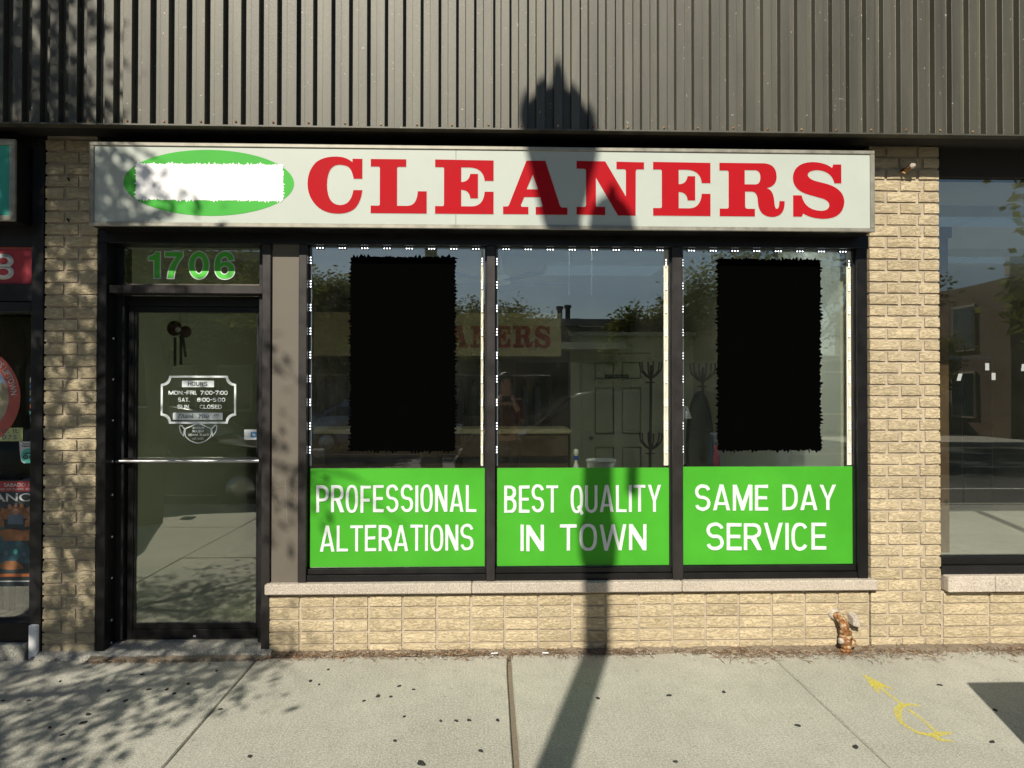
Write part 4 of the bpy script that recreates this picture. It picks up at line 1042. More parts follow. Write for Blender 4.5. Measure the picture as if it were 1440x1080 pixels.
# ------------------------------------------------------------------ pipe, block, hooks
sp = thing('rusty_standpipe', 'rusty peeling iron pipe elbow coming out of the low brick wall', 'pipe', (2.13, -.08, 0))
MB().tube([(2.085, .02, .205), (2.088, -.03, .203), (2.094, -.052, .197), (2.101, -.070, .180), (2.106, -.079, .158), (2.109, -.083, .136), (2.111, -.085, .120)], [.0225, .0235, .025, .0255, .025, .024, .024], 18).build('elbow', M['rust'], sp)
MB().lathe((2.085, 0, .205), [(.036, .004), (.036, -.006), (.030, -.010), (.030, -.020), (.025, -.022)], 18, axis='y').build('wall_flange', M['limestone'], sp)
MB().lathe((2.1115, -.0855, 0), [(.025, .134), (.0335, .132), (.0345, .126), (.0335, .118), (.027, .116), (.027, .110), (.036, .107), (.0365, .092), (.034, .088)], 18).build('collar', M['rust'], sp)
MB().lathe((2.113, -.086, 0), [(.030, .087), (.033, .080), (.033, .062), (.029, .056), (.025, .053), (.025, .046), (.031, .043), (.032, .036), (.026, .033), (.0265, .026), (.032, .023), (.033, .015), (.0265, .011), (.027, .004), (.033, .001), (.034, -.012), (.027, -.016), (.026, -.03)], 18).build('threaded_body', M['rust'], sp)
MB().lathe((2.078, -.099, .078), [(.012, -.016), (.018, -.014), (.0195, -.004), (.0195, .004), (.016, .010)], 6, axis='x').build('side_plug', M['limestone'], sp)
MB().tube([(2.138, -.092, .090), (2.160, -.096, .078), (2.167, -.097, .062), (2.158, -.096, .048), (2.140, -.092, .045)], .0055, 8).build('lug', M['rust'], sp)
bk = thing('stone_block', 'small pale stone plug jutting out of the wall beside the rusty pipe', 'stone block', (2.19, -.03, .17))
b = MB(); b.add([(2.165, .01, .155), (2.222, .01, .145), (2.222, .01, .212), (2.165, .01, .222), (2.170, -.060, .150), (2.215, -.060, .140), (2.215, -.060, .178), (2.170, -.058, .200)], [(0, 1, 2, 3), (4, 7, 6, 5), (0, 4, 5, 1), (1, 5, 6, 2), (2, 6, 7, 3), (3, 7, 4, 0)])
b.build('block', M['limestone'], bk, .004)
hk = thing('wall_bolt', 'short capped conduit stub sticking out of the top of the right brick pillar', 'bolt', (2.53, -.03, 2.9))
MB().tube([(2.515, .01, 2.892), (2.522, -.03, 2.897), (2.535, -.062, 2.905)], [.013, .014, .014], 12).build('stub', M['rust'], hk)
MB().lathe((2.538, -.066, 2.908), [(.012, .006), (.018, .0), (.016, -.010), (.008, -.014)], 12, axis='y').build('cap', M['limestone'], hk)
MB().tube([(2.512, -.006, 2.892), (2.500, -.030, 2.880), (2.512, -.040, 2.868)], .006, 8).build('hook', M['rust'], hk)
for z, nm_ in ((2.795, 'upper'), (2.555, 'lower')):
    t = thing('wall_hook', '%s of two small black hooks on the left brick pillar' % nm_, 'hook', (-2.46, -.02, z), 'hooks on the left pillar')
    MB().tube([(-2.475, .01, z), (-2.470, -.022, z), (-2.462, -.030, z - .006), (-2.455, -.030, z - .018)], [.005, .0055, .005, .004], 8).build('prong', M['black_metal'], t)

# ------------------------------------------------------------------ left neighbour
lf = thing('storefront_frame', 'black metal shopfront framing of the neighbouring unit at the far left', 'shopfront', (-4.4, 0, 0))
box('post', M['black_metal'], lf, -2.688, -2.6185, 0.0, .15, .02, 3.04, .003)
box('head_panel', M['black_metal'], lf, -6.2, -2.6885, .02, .14, 2.40, 3.045)
box('transom_rail', M['black_metal'], lf, -6.2, -2.6885, .01, .14, 2.075, 2.178, .003)
box('transom_rail', M['black_metal'], lf, -6.2, -2.6885, .0, .14, 2.012, 2.0715, .003)
box('bottom_rail', M['bronze'], lf, -6.2, -2.6885, .0, .14, .085, .195, .003)
box('post', M['black_metal'], lf, -4.55, -4.48, 0.005, .15, .1955, 2.0115, .003)
box('glass_pane', M['glass_side'], lf, -4.4795, -2.6890, .060, .0605, .1955, 2.0115)
box('glass_pane', M['glass_side'], lf, -6.2, -4.5505, .060, .0605, .1955, 2.0115)
box('post_foot', M['white_paint'], lf, -2.672, -2.622, -.030, -.001, -.01, .19, .006)['label'] = 'post foot splashed with white paint'
cs = thing('step', 'pale concrete base below the neighbouring shop window at the far left', 'step', (-4.4, 0, 0))
box('concrete_base', M['old_concrete'], cs, -6.2, -2.6895, -.040, .15, -.03, .083, .006)
s2 = thing('shop_sign', 'teal box sign of the neighbouring shop cut off by the left edge', 'sign', (-4, -.08, 2.75))
box('cabinet', M['bronze'], s2, -5.9, -2.692, -.13, .015, 2.515, 2.975)
box('face_panel', M['teal'], s2, -5.872, -2.722, -.140, -.1305, 2.545, 2.945)
for a in ((-5.902, -2.688, 2.9455, 2.978), (-5.902, -2.688, 2.512, 2.5445), (-2.7215, -2.688, 2.5448, 2.9452), (-5.902, -5.8725, 2.5448, 2.9452)):
    box('frame_rail', M['sign_frame'], s2, a[0], a[1], -.150, -.1305, a[2], a[3], .003)
nb = thing('number_board', 'dark red transom board with grey numerals ending in 8 at the far left', 'house number', (-3.2, .03, 2.28))
box('board', M['red_board'], nb, -4.47, -2.6895, .030, .034, 2.180, 2.386)
fit_text('lettering', '1708', M['grey_white'], nb, -3.29, -2.805, 2.205, 2.360, .027, .012, 1.02, .002)
box('board_sheet', M['ring_red'], nb, -4.47, -2.6895, .0345, .036, 2.386, 2.399)
# round decal
rd = thing('round_decal', 'round pictorial window decal with a red ring lettered UPTOWN, cut by the left edge', 'decal', (-3.08, .055, 1.51))
cx, cz, rr = -3.085, 1.512, .305
flat_shape('ring', [circle(cx, cz, rr, 64), circle(cx, cz, rr * .78, 64)], M['ring_red'], rd, .0550, .0010)
flat_shape('picture_sky', [circle(cx, cz, rr * .777, 48)], M['pic_sky'], rd, .0560, .0008)
flat_shape('picture_land', [[(cx + rr * .77 * math.cos(R(a)), cz + rr * .77 * math.sin(R(a))) for a in range(-180, 21, 10)] + [(cx + .12, cz + .09), (cx + .02, cz + .05), (cx - .12, cz + .08)]], M['pic_sand'], rd, .0552, .0008)
for q in range(14):
    a = random.uniform(-150, -10); d = random.uniform(.05, rr * .72)
    x_, z_ = cx + d * math.cos(R(a)), cz + d * math.sin(R(a)); s_ = random.uniform(.008, .02)
    flat_shape('picture_shrub', [[(x_ - s_ * .5, z_ - s_), (x_ + s_ * .5, z_ - s_), (x_ + s_ * .4, z_ + s_), (x_, z_ + s_ * 1.6), (x_ - s_ * .6, z_ + s_ * .7)]], M['pic_green'], rd, .0544, .0008)
flat_shape('picture_shape', [circle(cx + .135, cz - .005, .062, 24, .026)], M['placard'], rd, .0540, .0008)
def arc_text(s, a0, a1, r0, r1):
    me = text_raw(s, .006, 1.05); xs_ = [v.co.x for v in me.vertices]; ys_ = [v.co.y for v in me.vertices]
    def wp(u, v): a = R(a0 + (a1 - a0) * u); r = r0 + (r1 - r0) * v; return (cx + r * math.cos(a), cz + r * math.sin(a))
    fit_text('lettering', s, M['grey_white'], rd, 0, 1, 0, 1, .0535, .006, 1.05, .0008, warp=wp)
arc_text("TORTAS OKI'S UPTOWN"[7:], 62, 3, rr * .82, rr * .95)
pc = thing('window_placard', 'yellow green placard with blue letters below the round decal', 'placard', (-2.95, .055, 1.28))
box('board', M['placard'], pc, -3.35, -2.765, .0555, .057, 1.252, 1.332)
fit_text('lettering', 'CHICAGO, IL', M['pipe_grey'], pc, -3.07, -2.790, 1.298, 1.324, .0545, .006, 1.2, .0008)
fit_text('lettering', '773-7075', M['pipe_grey'], pc, -3.03, -2.800, 1.262, 1.288, .0545, .006, 1.2, .0008)
tp = thing('review_sticker', 'white and teal sticker with a round-eyed owl mark on the far left window', 'sticker', (-2.73, .055, 1.2))
flat_shape('sheet', [[(-2.785, 1.250), (-2.690, 1.250), (-2.690, 1.122), (-2.758, 1.122), (-2.772, 1.134), (-2.778, 1.16)]], M['sticker_white'], tp, .0545, .0010)
flat_shape('teal_disc', [[(-2.728 + .046 * math.cos(R(a)), 1.165 + .046 * math.sin(R(a))) for a in range(-70, 251, 16)] ], M['sticker_teal'], tp, .0535, .0008)
for dx in (-.018, .018):
    flat_shape('owl_eye', [circle(-2.728 + dx, 1.158, .015, 20), circle(-2.728 + dx, 1.158, .009, 20)], M['decal_dark'], tp, .0525, .0008)
    flat_shape('owl_pupil', [circle(-2.728 + dx, 1.158, .0045, 12)], M['decal_dark'], tp, .0525, .0008)
flat_shape('owl_brow', [[(-2.762, 1.178), (-2.745, 1.183), (-2.728, 1.186), (-2.711, 1.183), (-2.694, 1.178), (-2.711, 1.176), (-2.728, 1.179), (-2.745, 1.176)]], M['decal_dark'], tp, .0525, .0008)
fit_text('lettering', "You're on", M['decal_dark'], tp, -2.765, -2.700, 1.232, 1.242, .0530, .01, 1, .0008)
fit_text('lettering', 'Tripadvisor', M['decal_dark'], tp, -2.772, -2.694, 1.216, 1.228, .0530, .02, 1, .0008)
for k, (mt, h_, wd) in enumerate((('sticker_white', .028, .034), ('sticker_blue', .020, .034), ('sticker_white', .026, .032), ('sticker_blue', .022, .034), ('sticker_orange', .024, .032), ('sticker_teal', .020, .034), ('sticker_white', .030, .030))):
    z_ = 1.615 - k * .039
    o = box('card_sticker', M[mt], None, -2.692 - wd, -2.692, .0550, .0565, z_ - h_ / 2, z_ + h_ / 2)
    tag(o, ['white rounded payment sticker at the top of the sticker column, far left', 'blue and white payment sticker second from the top, far left', 'white payment sticker third from the top, far left', 'small blue payment sticker in the middle of the column, far left', 'orange red payment sticker in the column, far left', 'pale teal payment sticker below the orange one, far left', 'white square sticker at the bottom of the column, far left'][k], 'sticker', 'payment stickers in a column on the far left window')
ep = thing('event_poster', 'dark concert poster with orange figures and the words SABADO 14, far left', 'poster', (-3.1, .05, .7))
box('sheet', M['poster_dark'], ep, -3.38, -2.695, .0560, .0572, .395, 1.02)
flat_shape('red_banner', [rect(-2.905, -2.700, .955, 1.015)], M['red_board'], ep, .0550, .0008)
fit_text('lettering', 'SABADO 14', M['grey_white'], ep, -2.870, -2.703, .983, 1.005, .0540, .006, 1.05, .0008)
fit_text('lettering', 'DE OCTUBRE 2023', M['grey_white'], ep, -2.890, -2.703, .963, .975, .0540, .006, 1.05, .0008)
fit_text('lettering', 'VALENTANO', M['sticker_white'], ep, -3.30, -2.703, .895, .945, .0540, .012, .95, .0008)
flat_shape('blue_sweep', [[(-3.38, .80), (-3.1, .86), (-2.9, .78), (-2.70, .60), (-2.70, .56), (-2.95, .60), (-3.38, .70)]], M['poster_teal'], ep, .0552, .0006)
def bust(x, z, s, m1, m2, y=.0540):
    flat_shape('printed_figure', [[(x - s, z - s * 1.6), (x - s * .95, z - s * .5), (x - s * .5, z - s * .25), (x + s * .5, z - s * .25), (x + s * .95, z - s * .5), (x + s, z - s * 1.6)]], M[m1], ep, y, .0006)
    flat_shape('printed_head', [circle(x, z, s * .36, 14, s * .46)], M[m2], ep, y - .0008, .0006)
for i, (x_, z_, s_) in enumerate(((-2.875, .845, .034), (-2.835, .865, .034), (-2.725, .850, .034), (-2.765, .868, .034), (-2.90, .80, .034), (-2.715, .80, .034), (-2.95, .83, .03), (-3.0, .85, .03), (-2.80, .875, .03))): bust(x_, z_, s_, 'poster_orange', 'skin' if i % 3 else 'poster_orange', .0540 - i * .0001)
bust(-2.800, .835, .046, 'pipe_grey', 'skin', .0522)
flat_shape('printed_crest', [[(-2.90, .700), (-2.88, .690), (-2.87, .665), (-2.72, .665), (-2.70, .690), (-2.70, .735), (-2.76, .725), (-2.83, .735), (-2.90, .73)]], M['poster_orange'], ep, .0515, .0006)
for i, (x_, z_) in enumerate(((-2.90, .570), (-2.855, .590), (-2.80, .600), (-2.75, .585))): bust(x_, z_, .034, 'poster_teal', 'sticker_teal' if i == 2 else 'pipe_grey', .0545 - i * .0001)
flat_shape('printed_crest', [[(-2.92, .505), (-2.90, .520), (-2.86, .545), (-2.80, .545), (-2.76, .520), (-2.75, .500), (-2.83, .492)]], M['poster_orange'], ep, .0535, .0006)
flat_shape('orange_band', [rect(-3.38, -2.72, .452, .470)], M['sticker_orange'], ep, .0540, .0006)
flat_shape('white_band', [rect(-3.38, -2.700, .422, .429)], M['sticker_white'], ep, .0540, .0006)
# table and chairs silhouettes in the neighbour
tb = thing('dining_table', 'dark table glimpsed inside the far left shop', 'table', (-3.2, 1.2, .03))
box('tabletop', M['brown_in'], tb, -3.8, -2.95, .9, 1.6, .74, .775, .004)
for x_, y_ in ((-3.75, .95), (-3.0, .95), (-3.75, 1.55), (-3.0, 1.55)): box('leg', M['black_metal'], tb, x_ - .02, x_ + .02, y_ - .02, y_ + .02, .03, .7395)
for cxx in (-3.55, -3.15):
    t = thing('dining_chair', ('black slatted chair left of another at the dark table, far left' if cxx < -3.3 else 'black slatted chair nearer the brick pillar at the dark table, far left'), 'chair', (cxx, .65, .03), 'chairs inside the far left shop')
    box('seat', M['black_metal'], t, cxx - .18, cxx + .18, .45, .83, .46, .49, .004)
    for dx in (-.16, .16):
        box('leg', M['black_metal'], t, cxx + dx - .015, cxx + dx + .015, .46, .49, .03, .4595)
        box('leg', M['black_metal'], t, cxx + dx - .015, cxx + dx + .015, .79, .82, .03, .4595)
        box('back_post', M['black_metal'], t, cxx + dx - .015, cxx + dx + .015, .46, .49, .4905, .95)
    for q in range(4): box('slat', M['black_metal'], t, cxx - .10 + q * .065 - .01, cxx - .10 + q * .065 + .01, .465, .485, .4905, .9)
    box('back_rail', M['black_metal'], t, cxx - .175, cxx + .175, .458, .492, .9505, .99)

# ------------------------------------------------------------------ right neighbour
rf = thing('storefront_frame', 'black metal framing of the large neighbouring window right of the brick pillar', 'shopfront', (4.5, 0, .44))
box('head_panel', M['dark_void'], rf, 2.742, 6.34, .03, .14, 2.875, 3.045)
box('bottom_rail', M['black_metal'], rf, 2.752, 6.34, .004, .13, .4375, .490, .003)
box('bottom_bead', M['bronze'], rf, 2.752, 6.34, .026, .12, .4905, .535, .003)
box('post', M['black_metal'], rf, 4.35, 4.41, .0, .14, .5355, 2.8745, .003)
box('post', M['black_metal'], rf, 2.7425, 2.757, .04, .14, .5355, 2.8745)
box('glass_pane', M['glass_side'], rf, 2.7575, 4.3495, .060, .0605, .5355, 2.8745)
box('glass_pane', M['glass_side'], rf, 4.4105, 6.34, .060, .0605, .5355, 2.8745)
for x_, z_, a_, w_ in ((2.905, 1.640, .2, 'leaning'), (3.08, 1.705, 0, 'upright'), (3.31, 1.70, .1, 'top right'), (3.12, 1.645, 0, 'low'), (3.33, 1.22, .2, 'long')):
    o = MB().add([(x_ - .012 + a_ * .03, .058, z_ + .022), (x_ + .012 + a_ * .03, .058, z_ + .022), (x_ + .012 - a_ * .03, .058, z_ - .022), (x_ - .012 - a_ * .03, .058, z_ - .022), (x_ - .012 + a_ * .03, .0595, z_ + .022), (x_ + .012 + a_ * .03, .0595, z_ + .022), (x_ + .012 - a_ * .03, .0595, z_ - .022), (x_ - .012 - a_ * .03, .0595, z_ - .022)], [(0, 1, 2, 3), (4, 7, 6, 5), (0, 4, 5, 1), (1, 5, 6, 2), (2, 6, 7, 3), (3, 7, 4, 0)]).build('tape_scrap', M['paper'], None)
    tag(o, 'scrap of white tape on the right neighbouring window, the %s one' % w_, 'tape', 'tape scraps on the right neighbouring window')
rc = thing('interior_column', 'pale brown column inside the empty shop at the far right', 'column', (3.2, 1.4, .25))
box('shaft', M['brown_in'], rc, 3.60, 3.72, 1.4, 1.52, .25, 2.975)
box('capital', M['brown_in'], rc, 3.58, 3.74, 1.38, 1.54, 2.80, 2.90)
gb = thing('cabinet', 'grey green cabinet standing against the wall in the empty shop, far right', 'cabinet', (5.3, 3.6, .25))
box('carcass', M['pipe_grey'], gb, 4.9, 5.6, 3.5, 4.0, .25, 1.95, .004)
box('door', M['mirror'], gb, 4.92, 5.24, 3.482, 3.4995, .30, 1.9, .003); box('door', M['mirror'], gb, 5.26, 5.58, 3.482, 3.4995, .30, 1.9, .003)
for i in range(2):
    t = thing('ceiling_light', ['long fluorescent ceiling fitting nearest the glass in the empty shop, far right', 'second fluorescent ceiling fitting further back in the empty shop, far right'][i], 'ceiling light', (4.2, 1.2 + i * 1.6, 2.93), 'ceiling lights in the empty shop')
    box('housing', M['wall_pale'], t, 3.2, 6.0, 1.1 + i * 1.6, 1.4 + i * 1.6, 2.90, 2.979)
    for q in range(5): box('diffuser', M['tube'], t, 3.22 + q * .56, 3.74 + q * .56, 1.12 + i * 1.6, 1.38 + i * 1.6, 2.885, 2.8995)

# ------------------------------------------------------------------ shop interior
kind(box('return_wall', M['wall_white'], None, 2.200, 2.30, .145, .66, .016, 2.815), 'structure')
kind(box('return_wall_back', M['wall_pale'], None, 2.36, 2.46, .665, 1.5, .016, 2.815), 'structure')
fr_ = thing('partition_wall', 'pale partition wall at the back of the shop holding the fitting room door', 'wall', (1.9, 4.85, 0))
box('wall_panel', M['wall_in'], fr_, 1.02, 1.222, 4.70, 4.90, .016, 2.25)
box('wall_panel', M['wall_in'], fr_, 2.062, 2.615, 4.80, 4.90, .016, 2.25)
box('wall_panel', M['wall_in'], fr_, 1.2225, 2.0615, 4.80, 4.90, 2.045, 2.25)
box('ledge', M['wall_pale'], fr_, .98, 2.615, 4.64, 4.92, 2.251, 2.30, .004)
fd = thing('fitting_room_door', 'pale six-panel interior door with a FITTING ROOM plate', 'door', (1.64, 4.82, .02))
def sixpanel(t, x0, x1, y, z0, z1):
    st, mid = .11, .10
    xs_ = [(x0 + st, (x0 + x1) / 2 - mid / 2), ((x0 + x1) / 2 + mid / 2, x1 - st)]
    zs_ = [(z0 + .22, z0 + .82), (z0 + .98, z0 + 1.58), (z0 + 1.69, z1 - .11)]
    box('stile', M['door_in'], t, x0, x0 + st, y, y + .035, z0, z1); box('stile', M['door_in'], t, x1 - st, x1, y, y + .035, z0, z1)
    box('stile', M['door_in'], t, xs_[0][1], xs_[1][0], y, y + .035, z0, z1)
    ed = [z0] + [q for p in zs_ for q in p] + [z1]
    for a, b in xs_:
        for k in range(0, len(ed), 2): box('rail', M['door_in'], t, a, b, y, y + .035, ed[k], ed[k + 1])
        for c_, d in zs_: box('door_panel', M['door_in'], t, a + .012, b - .012, y + .008, y + .03, c_ + .012, d - .012, .008)
sixpanel(fd, 1.232, 2.052, 4.805, .02, 2.035)
MB().lathe((1.295, 4.80, .96), [(.012, 0), (.010, -.03), (.026, -.045), (.026, -.065), (.010, -.075)], 16, axis='y').build('knob', M['steel'], fd)
npl = box('name_plate', M['exit_green'], fd, 1.475, 1.775, 4.795, 4.8045, 1.722, 1.765)
sub(fit_text('lettering', 'FITTING ROOM', M['decal'], None, 1.495, 1.755, 1.732, 1.755, 4.793, .008, 1.1, .001), npl)
for a in ((1.17, 1.2315, .016, 2.09), (2.0525, 2.115, .016, 2.09)): box('door_casing', M['door_in'], fd, a[0], a[1], 4.685 if a[0] < 1.5 else 4.785, 4.80 if a[0] > 1.5 else 4.6995, a[2], a[3])
box('door_casing', M['door_in'], fd, 1.2325, 2.0515, 4.785, 4.7995, 2.046, 2.11)

ct = thing('service_counter', 'brown laminate service counter across the middle of the shop', 'counter', (-.6, 3.4, 0))
box('counter_front', M['brown_in'], ct, -2.3, .80, 3.0, 3.05, .016, 1.12)
box('counter_top', M['beige_in'], ct, -2.35, .83, 2.96, 3.6, 1.1205, 1.165, .004)
box('kick_strip', M['black_metal'], ct, -2.3, .80, 2.985, 2.9995, .82, .88)
for k in range(5): box('front_panel', M['brown_in'], ct, -2.28 + k * .62, -1.68 + k * .62, 2.988, 2.9995, .89, 1.10, .003)
so = thing('interior_soffit', 'beige soffit inside the shop with maroon CLEANERS lettering', 'interior sign', (-.3, 3.9, 2.2))
box('soffit_box', M['beige_in'], so, -2.3, .82, 3.9, 4.2, 1.955, 2.45)
x_ = -1.115
for c_, a, b in LET:
    s_ = .582; ps = glyph(c_)
    flat_shape('letter', ps, M['maroon'], so, 3.885, .012, lambda u, w: (-1.115 + (a + 1.042 + u * (b - a)) * s_, 2.052 + w * .245))
sb = thing('soffit_shelf', 'pale shelf running from the soffit to the fitting room wall', 'shelf', (1, 4.1, 2))
box('shelf_board', M['wall_pale'], sb, .825, 1.6, 4.1, 4.5, 2.05, 2.13)
# rails of the conveyor behind
gr_ = thing('garment_rail', 'rail of clothes hanging in the dark behind the service counter', 'clothes rail', (-.7, 4.6, 0))
MB().tube([(-2.2, 4.6, 1.75), (.75, 4.6, 1.75)], .016, 8).build('rail', M['steel'], gr_)
for x_ in (-2.2, .75): box('post', M['black_metal'], gr_, x_ - .02, x_ + .02, 4.58, 4.62, .016, 1.733)
for k in range(18):
    x_ = -2.05 + k * .155
    o = MB().add([(x_ - .03, 4.38, 1.60), (x_ + .03, 4.38, 1.60), (x_ + .03, 4.82, 1.60), (x_ - .03, 4.82, 1.60), (x_ - .015, 4.58, 1.70), (x_ + .015, 4.58, 1.70), (x_ + .015, 4.62, 1.70), (x_ - .015, 4.62, 1.70), (x_ - .05, 4.36, .8), (x_ + .05, 4.36, .8), (x_ + .05, 4.84, .8), (x_ - .05, 4.84, .8)], [(4, 5, 6, 7), (0, 1, 5, 4), (1, 2, 6, 5), (2, 3, 7, 6), (3, 0, 4, 7), (8, 9, 1, 0), (9, 10, 2, 1), (10, 11, 3, 2), (11, 8, 0, 3), (8, 11, 10, 9)]).build('garment', M['poster_dark'], None)
    tag(o, 'one of a row of identical dark covered garments on the rail behind the counter', 'garment', 'garments on the rail behind the counter')
def coat_rack(x, y, h, label):
    t = thing('coat_rack', label, 'coat rack', (x, y, .016), 'black coat racks')
    MB().tube([(x, y, .03), (x + .02, y, h - .05)], .016, 10).build('pole', M['black_metal'], t)
    MB().lathe((x, y, .016), [(.17, 0), (.16, .02), (.03, .04)], 20).build('base', M['black_metal'], t)
    for zz, n in ((h - .20, 6), (h - 1.03, 6)):
        for k in range(n):
            a = 2 * math.pi * (k + .5) / n; ca, sa = math.cos(a), math.sin(a)
            MB().tube([(x + .015, y, zz), (x + .015 + ca * .06, y + sa * .06, zz + .03), (x + .015 + ca * .12, y + sa * .12, zz + .09), (x + .015 + ca * .135, y + sa * .135, zz + .17), (x + .015 + ca * .128, y + sa * .128, zz + .19)], [.016, .012, .009, .008, .011], 8).build('hook', M['black_metal'], t)
            if k % 2 == 0: MB().tube([(x + .015, y, zz - .05), (x + .015 + ca * .06, y + sa * .06, zz - .05)], [.010, .007], 6).build('peg', M['black_metal'], t)
coat_rack(1.865, 4.0, 1.905, 'black coat rack in front of the fitting room door')
coat_rack(2.235, 3.2, 1.855, 'black coat rack behind the oval mirror, left of the right window sheet')
mr = thing('oval_mirror', 'black-framed oval standing mirror in the right window', 'mirror', (1.87, 2.0, 0))
o = flat_shape('frame', [circle(1.865, 1.02, .125, 40, .535), circle(1.865, 1.02, .100, 40, .505)], M['black_metal'], mr, 2.0, .03)
flat_shape('mirror_glass', [circle(1.865, 1.02, .099, 40, .504)], M['mirror'], mr, 2.01, .01)
for dx in (-.14, .14): box('foot', M['black_metal'], mr, 1.865 + dx - .012, 1.865 + dx + .012, 1.9, 2.15, .016, .9)
rl = thing('red_lamp_stand', 'glossy red turned post beside the oval mirror', 'lamp stand', (1.95, 1.8, 0))
MB().lathe((1.945, 1.8, 0), [(.06, .016), (.05, .04), (.02, .06), (.018, .8), (.035, .84), (.018, .88), (.032, .93), (.030, 1.0), (.016, 1.03), (.024, 1.06), (.010, 1.09)], 16).build('post', M['red_plastic'], rl)
sl_ = thing('desk_lamp', 'silver cone reading lamp beside the mullion in the right window', 'lamp', (1.6, 1.5, 0))
MB().lathe((1.60, 1.5, 1.33), [(.045, 0), (.030, .06), (.015, .10)], 16).build('lamp_shade', M['bulb_metal'], sl_)
MB().tube([(1.60, 1.5, 1.42), (1.575, 1.52, 1.45), (1.57, 1.55, 1.3), (1.57, 1.55, .03)], .008, 8).build('stem', M['steel'], sl_)
MB().lathe((1.57, 1.55, .016), [(.11, 0), (.10, .015), (.02, .02)], 16).build('base', M['steel'], sl_)
ds = thing('display_shelf', 'low window shelf just behind the green signs', 'shelf', (.6, .35, 0))
box('shelf_board', M['plastic_white'], ds, .42, 1.0, .22, .50, .985, 1.005)
for x_ in (.44, .96): box('leg', M['plastic_white'], ds, x_, x_ + .03, .25, .47, .016, .9845)
bu = thing('white_bucket', 'white plastic tub standing on the window shelf above the BEST QUALITY sign', 'bucket', (.72, .35, 1.006))
MB().lathe((.722, .35, 1.006), [(.080, 0), (.092, .07), (.094, .090), (.098, .090), (.098, .100), (.094, .102), (.090, .100), (.088, .06), (.075, .012)], 28).build('tub', M['plastic_white'], bu)
MB().tube([(.632, .35, 1.095), (.66, .30, 1.09), (.72, .28, 1.085), (.79, .30, 1.09), (.814, .35, 1.095)], .002, 6).build('handle', M['steel'], bu)
bp = thing('pin_bottle', 'white pin-shaped bottle with a blue neck band beside the tub', 'bottle', (.56, .35, 1.006))
MB().lathe((.560, .35, 1.006), [(.014, 0), (.022, .025), (.020, .05), (.010, .085), (.009, .10)], 16).build('body', M['plastic_white'], bp)
MB().lathe((.560, .35, 1.006), [(.012, .1005), (.013, .115), (.012, .127)], 16).build('band', M['blue'], bp)
MB().lathe((.560, .35, 1.006), [(.011, .1275), (.017, .143), (.017, .160), (.010, .170)], 16).build('cap', M['plastic_white'], bp)
# ceiling; the two front fittings are added out of view to brighten the shop
for i, (xa, ya) in enumerate(((.75, .72), (-1.25, .72), (.55, 2.7))):
    t = thing('ceiling_light', ['lit square ceiling fitting seen through the middle window', 'lit square ceiling fitting seen through the left window', 'lit square ceiling fitting further back in the shop'][i], 'ceiling light', (xa, ya, 2.8), 'ceiling lights in the shop')
    box('frame', M['plastic_white'], t, xa, xa + 1.2, ya, ya + .6, 2.79, 2.8195); box('diffuser', M[('tube_on', 'tube_low', 'tube')[i]], t, xa + .03, xa + 1.17, ya + .03, ya + .57, 2.783, 2.7895)
fn = thing('ceiling_fan', 'ceiling fan with flat blades seen through the middle window', 'ceiling fan', (.1, 2.3, 2.82))
MB().tube([(.1, 2.3, 2.82), (.1, 2.3, 2.62)], .015, 8).build('rod', M['plastic_white'], fn)
MB().lathe((.1, 2.3, 2.53), [(.05, 0), (.09, .02), (.09, .08), (.04, .10)], 20).build('motor', M['plastic_white'], fn)
for k in range(5):
    a = R(12 + 72 * k); b = MB(); ca, sa = math.cos(a), math.sin(a)
    vs = [(.1 + u * ca - v * sa, 2.3 + u * sa + v * ca, 2.555 + w) for w in (0, .008) for u, v in ((.12, -.045), (.62, -.07), (.65, .0), (.62, .07), (.12, .045))]
    b.add(vs, [(0, 1, 2, 3, 4), (9, 8, 7, 6, 5)] + [(i, (i + 1) % 5, 5 + (i + 1) % 5, 5 + i) for i in range(5)]).build('blade', M['pipe_grey'], fn)
for q, x_ in enumerate((.62, .80)):
    o = MB().tube([(x_, 1.3, 2.815), (x_, 1.3, 2.3)], .0018, 5).build('pull_cord', M['steel'], None); tag(o, ['thin hanging ceiling cord nearer the fan', 'thin hanging ceiling cord nearer the fitting room'][q], 'cord', 'cords hanging from the shop ceiling')
MB_ = None

# ------------------------------------------------------------------ street lamp (casts the long shadow)
LX, LY = -0.758, -4.90
la = thing('street_lamp', 'dark green twin-lantern street lamp at the kerb behind the viewer', 'street lamp', (LX, LY, 0))
MB().lathe((LX, LY, 0), [(.20, 0), (.20, .25), (.16, .30), (.14, .75), (.10, .85), (.085, .95)], 8).build('base', M['lamp_iron'], la)
MB().lathe((LX, LY, 0), [(.082, .95), (.080, 4.2), (.080, 4.32), (.112, 4.40), (.118, 4.55), (.092, 4.66), (.088, 5.20), (.07, 5.25)], 12).build('pole', M['lamp_iron'], la)
MB().tube([(LX, LY, 5.15), (LX - .05, LY, 5.55), (LX - .14, LY, 5.9), (LX - .16, LY, 6.2)], [.075, .07, .075, .10], 12).build('arm', M['lamp_iron'], la)
bxl = LX - .187
MB().lathe((bxl, LY, 6.20), [(.10, 0), (.13, .12), (.175, .32), (.205, .44), (.214, .50)], 20).build('globe', M['lamp_globe'], la)
MB().lathe((bxl - .005, LY, 6.70), [(.216, .0), (.216, .06), (.205, .10), (.165, .15), (.120, .21), (.075, .25), (.045, .285), (.032, .30), (.038, .33), (.022, .36), (.006, .41)], 20).build('cap', M['lamp_iron'], la)
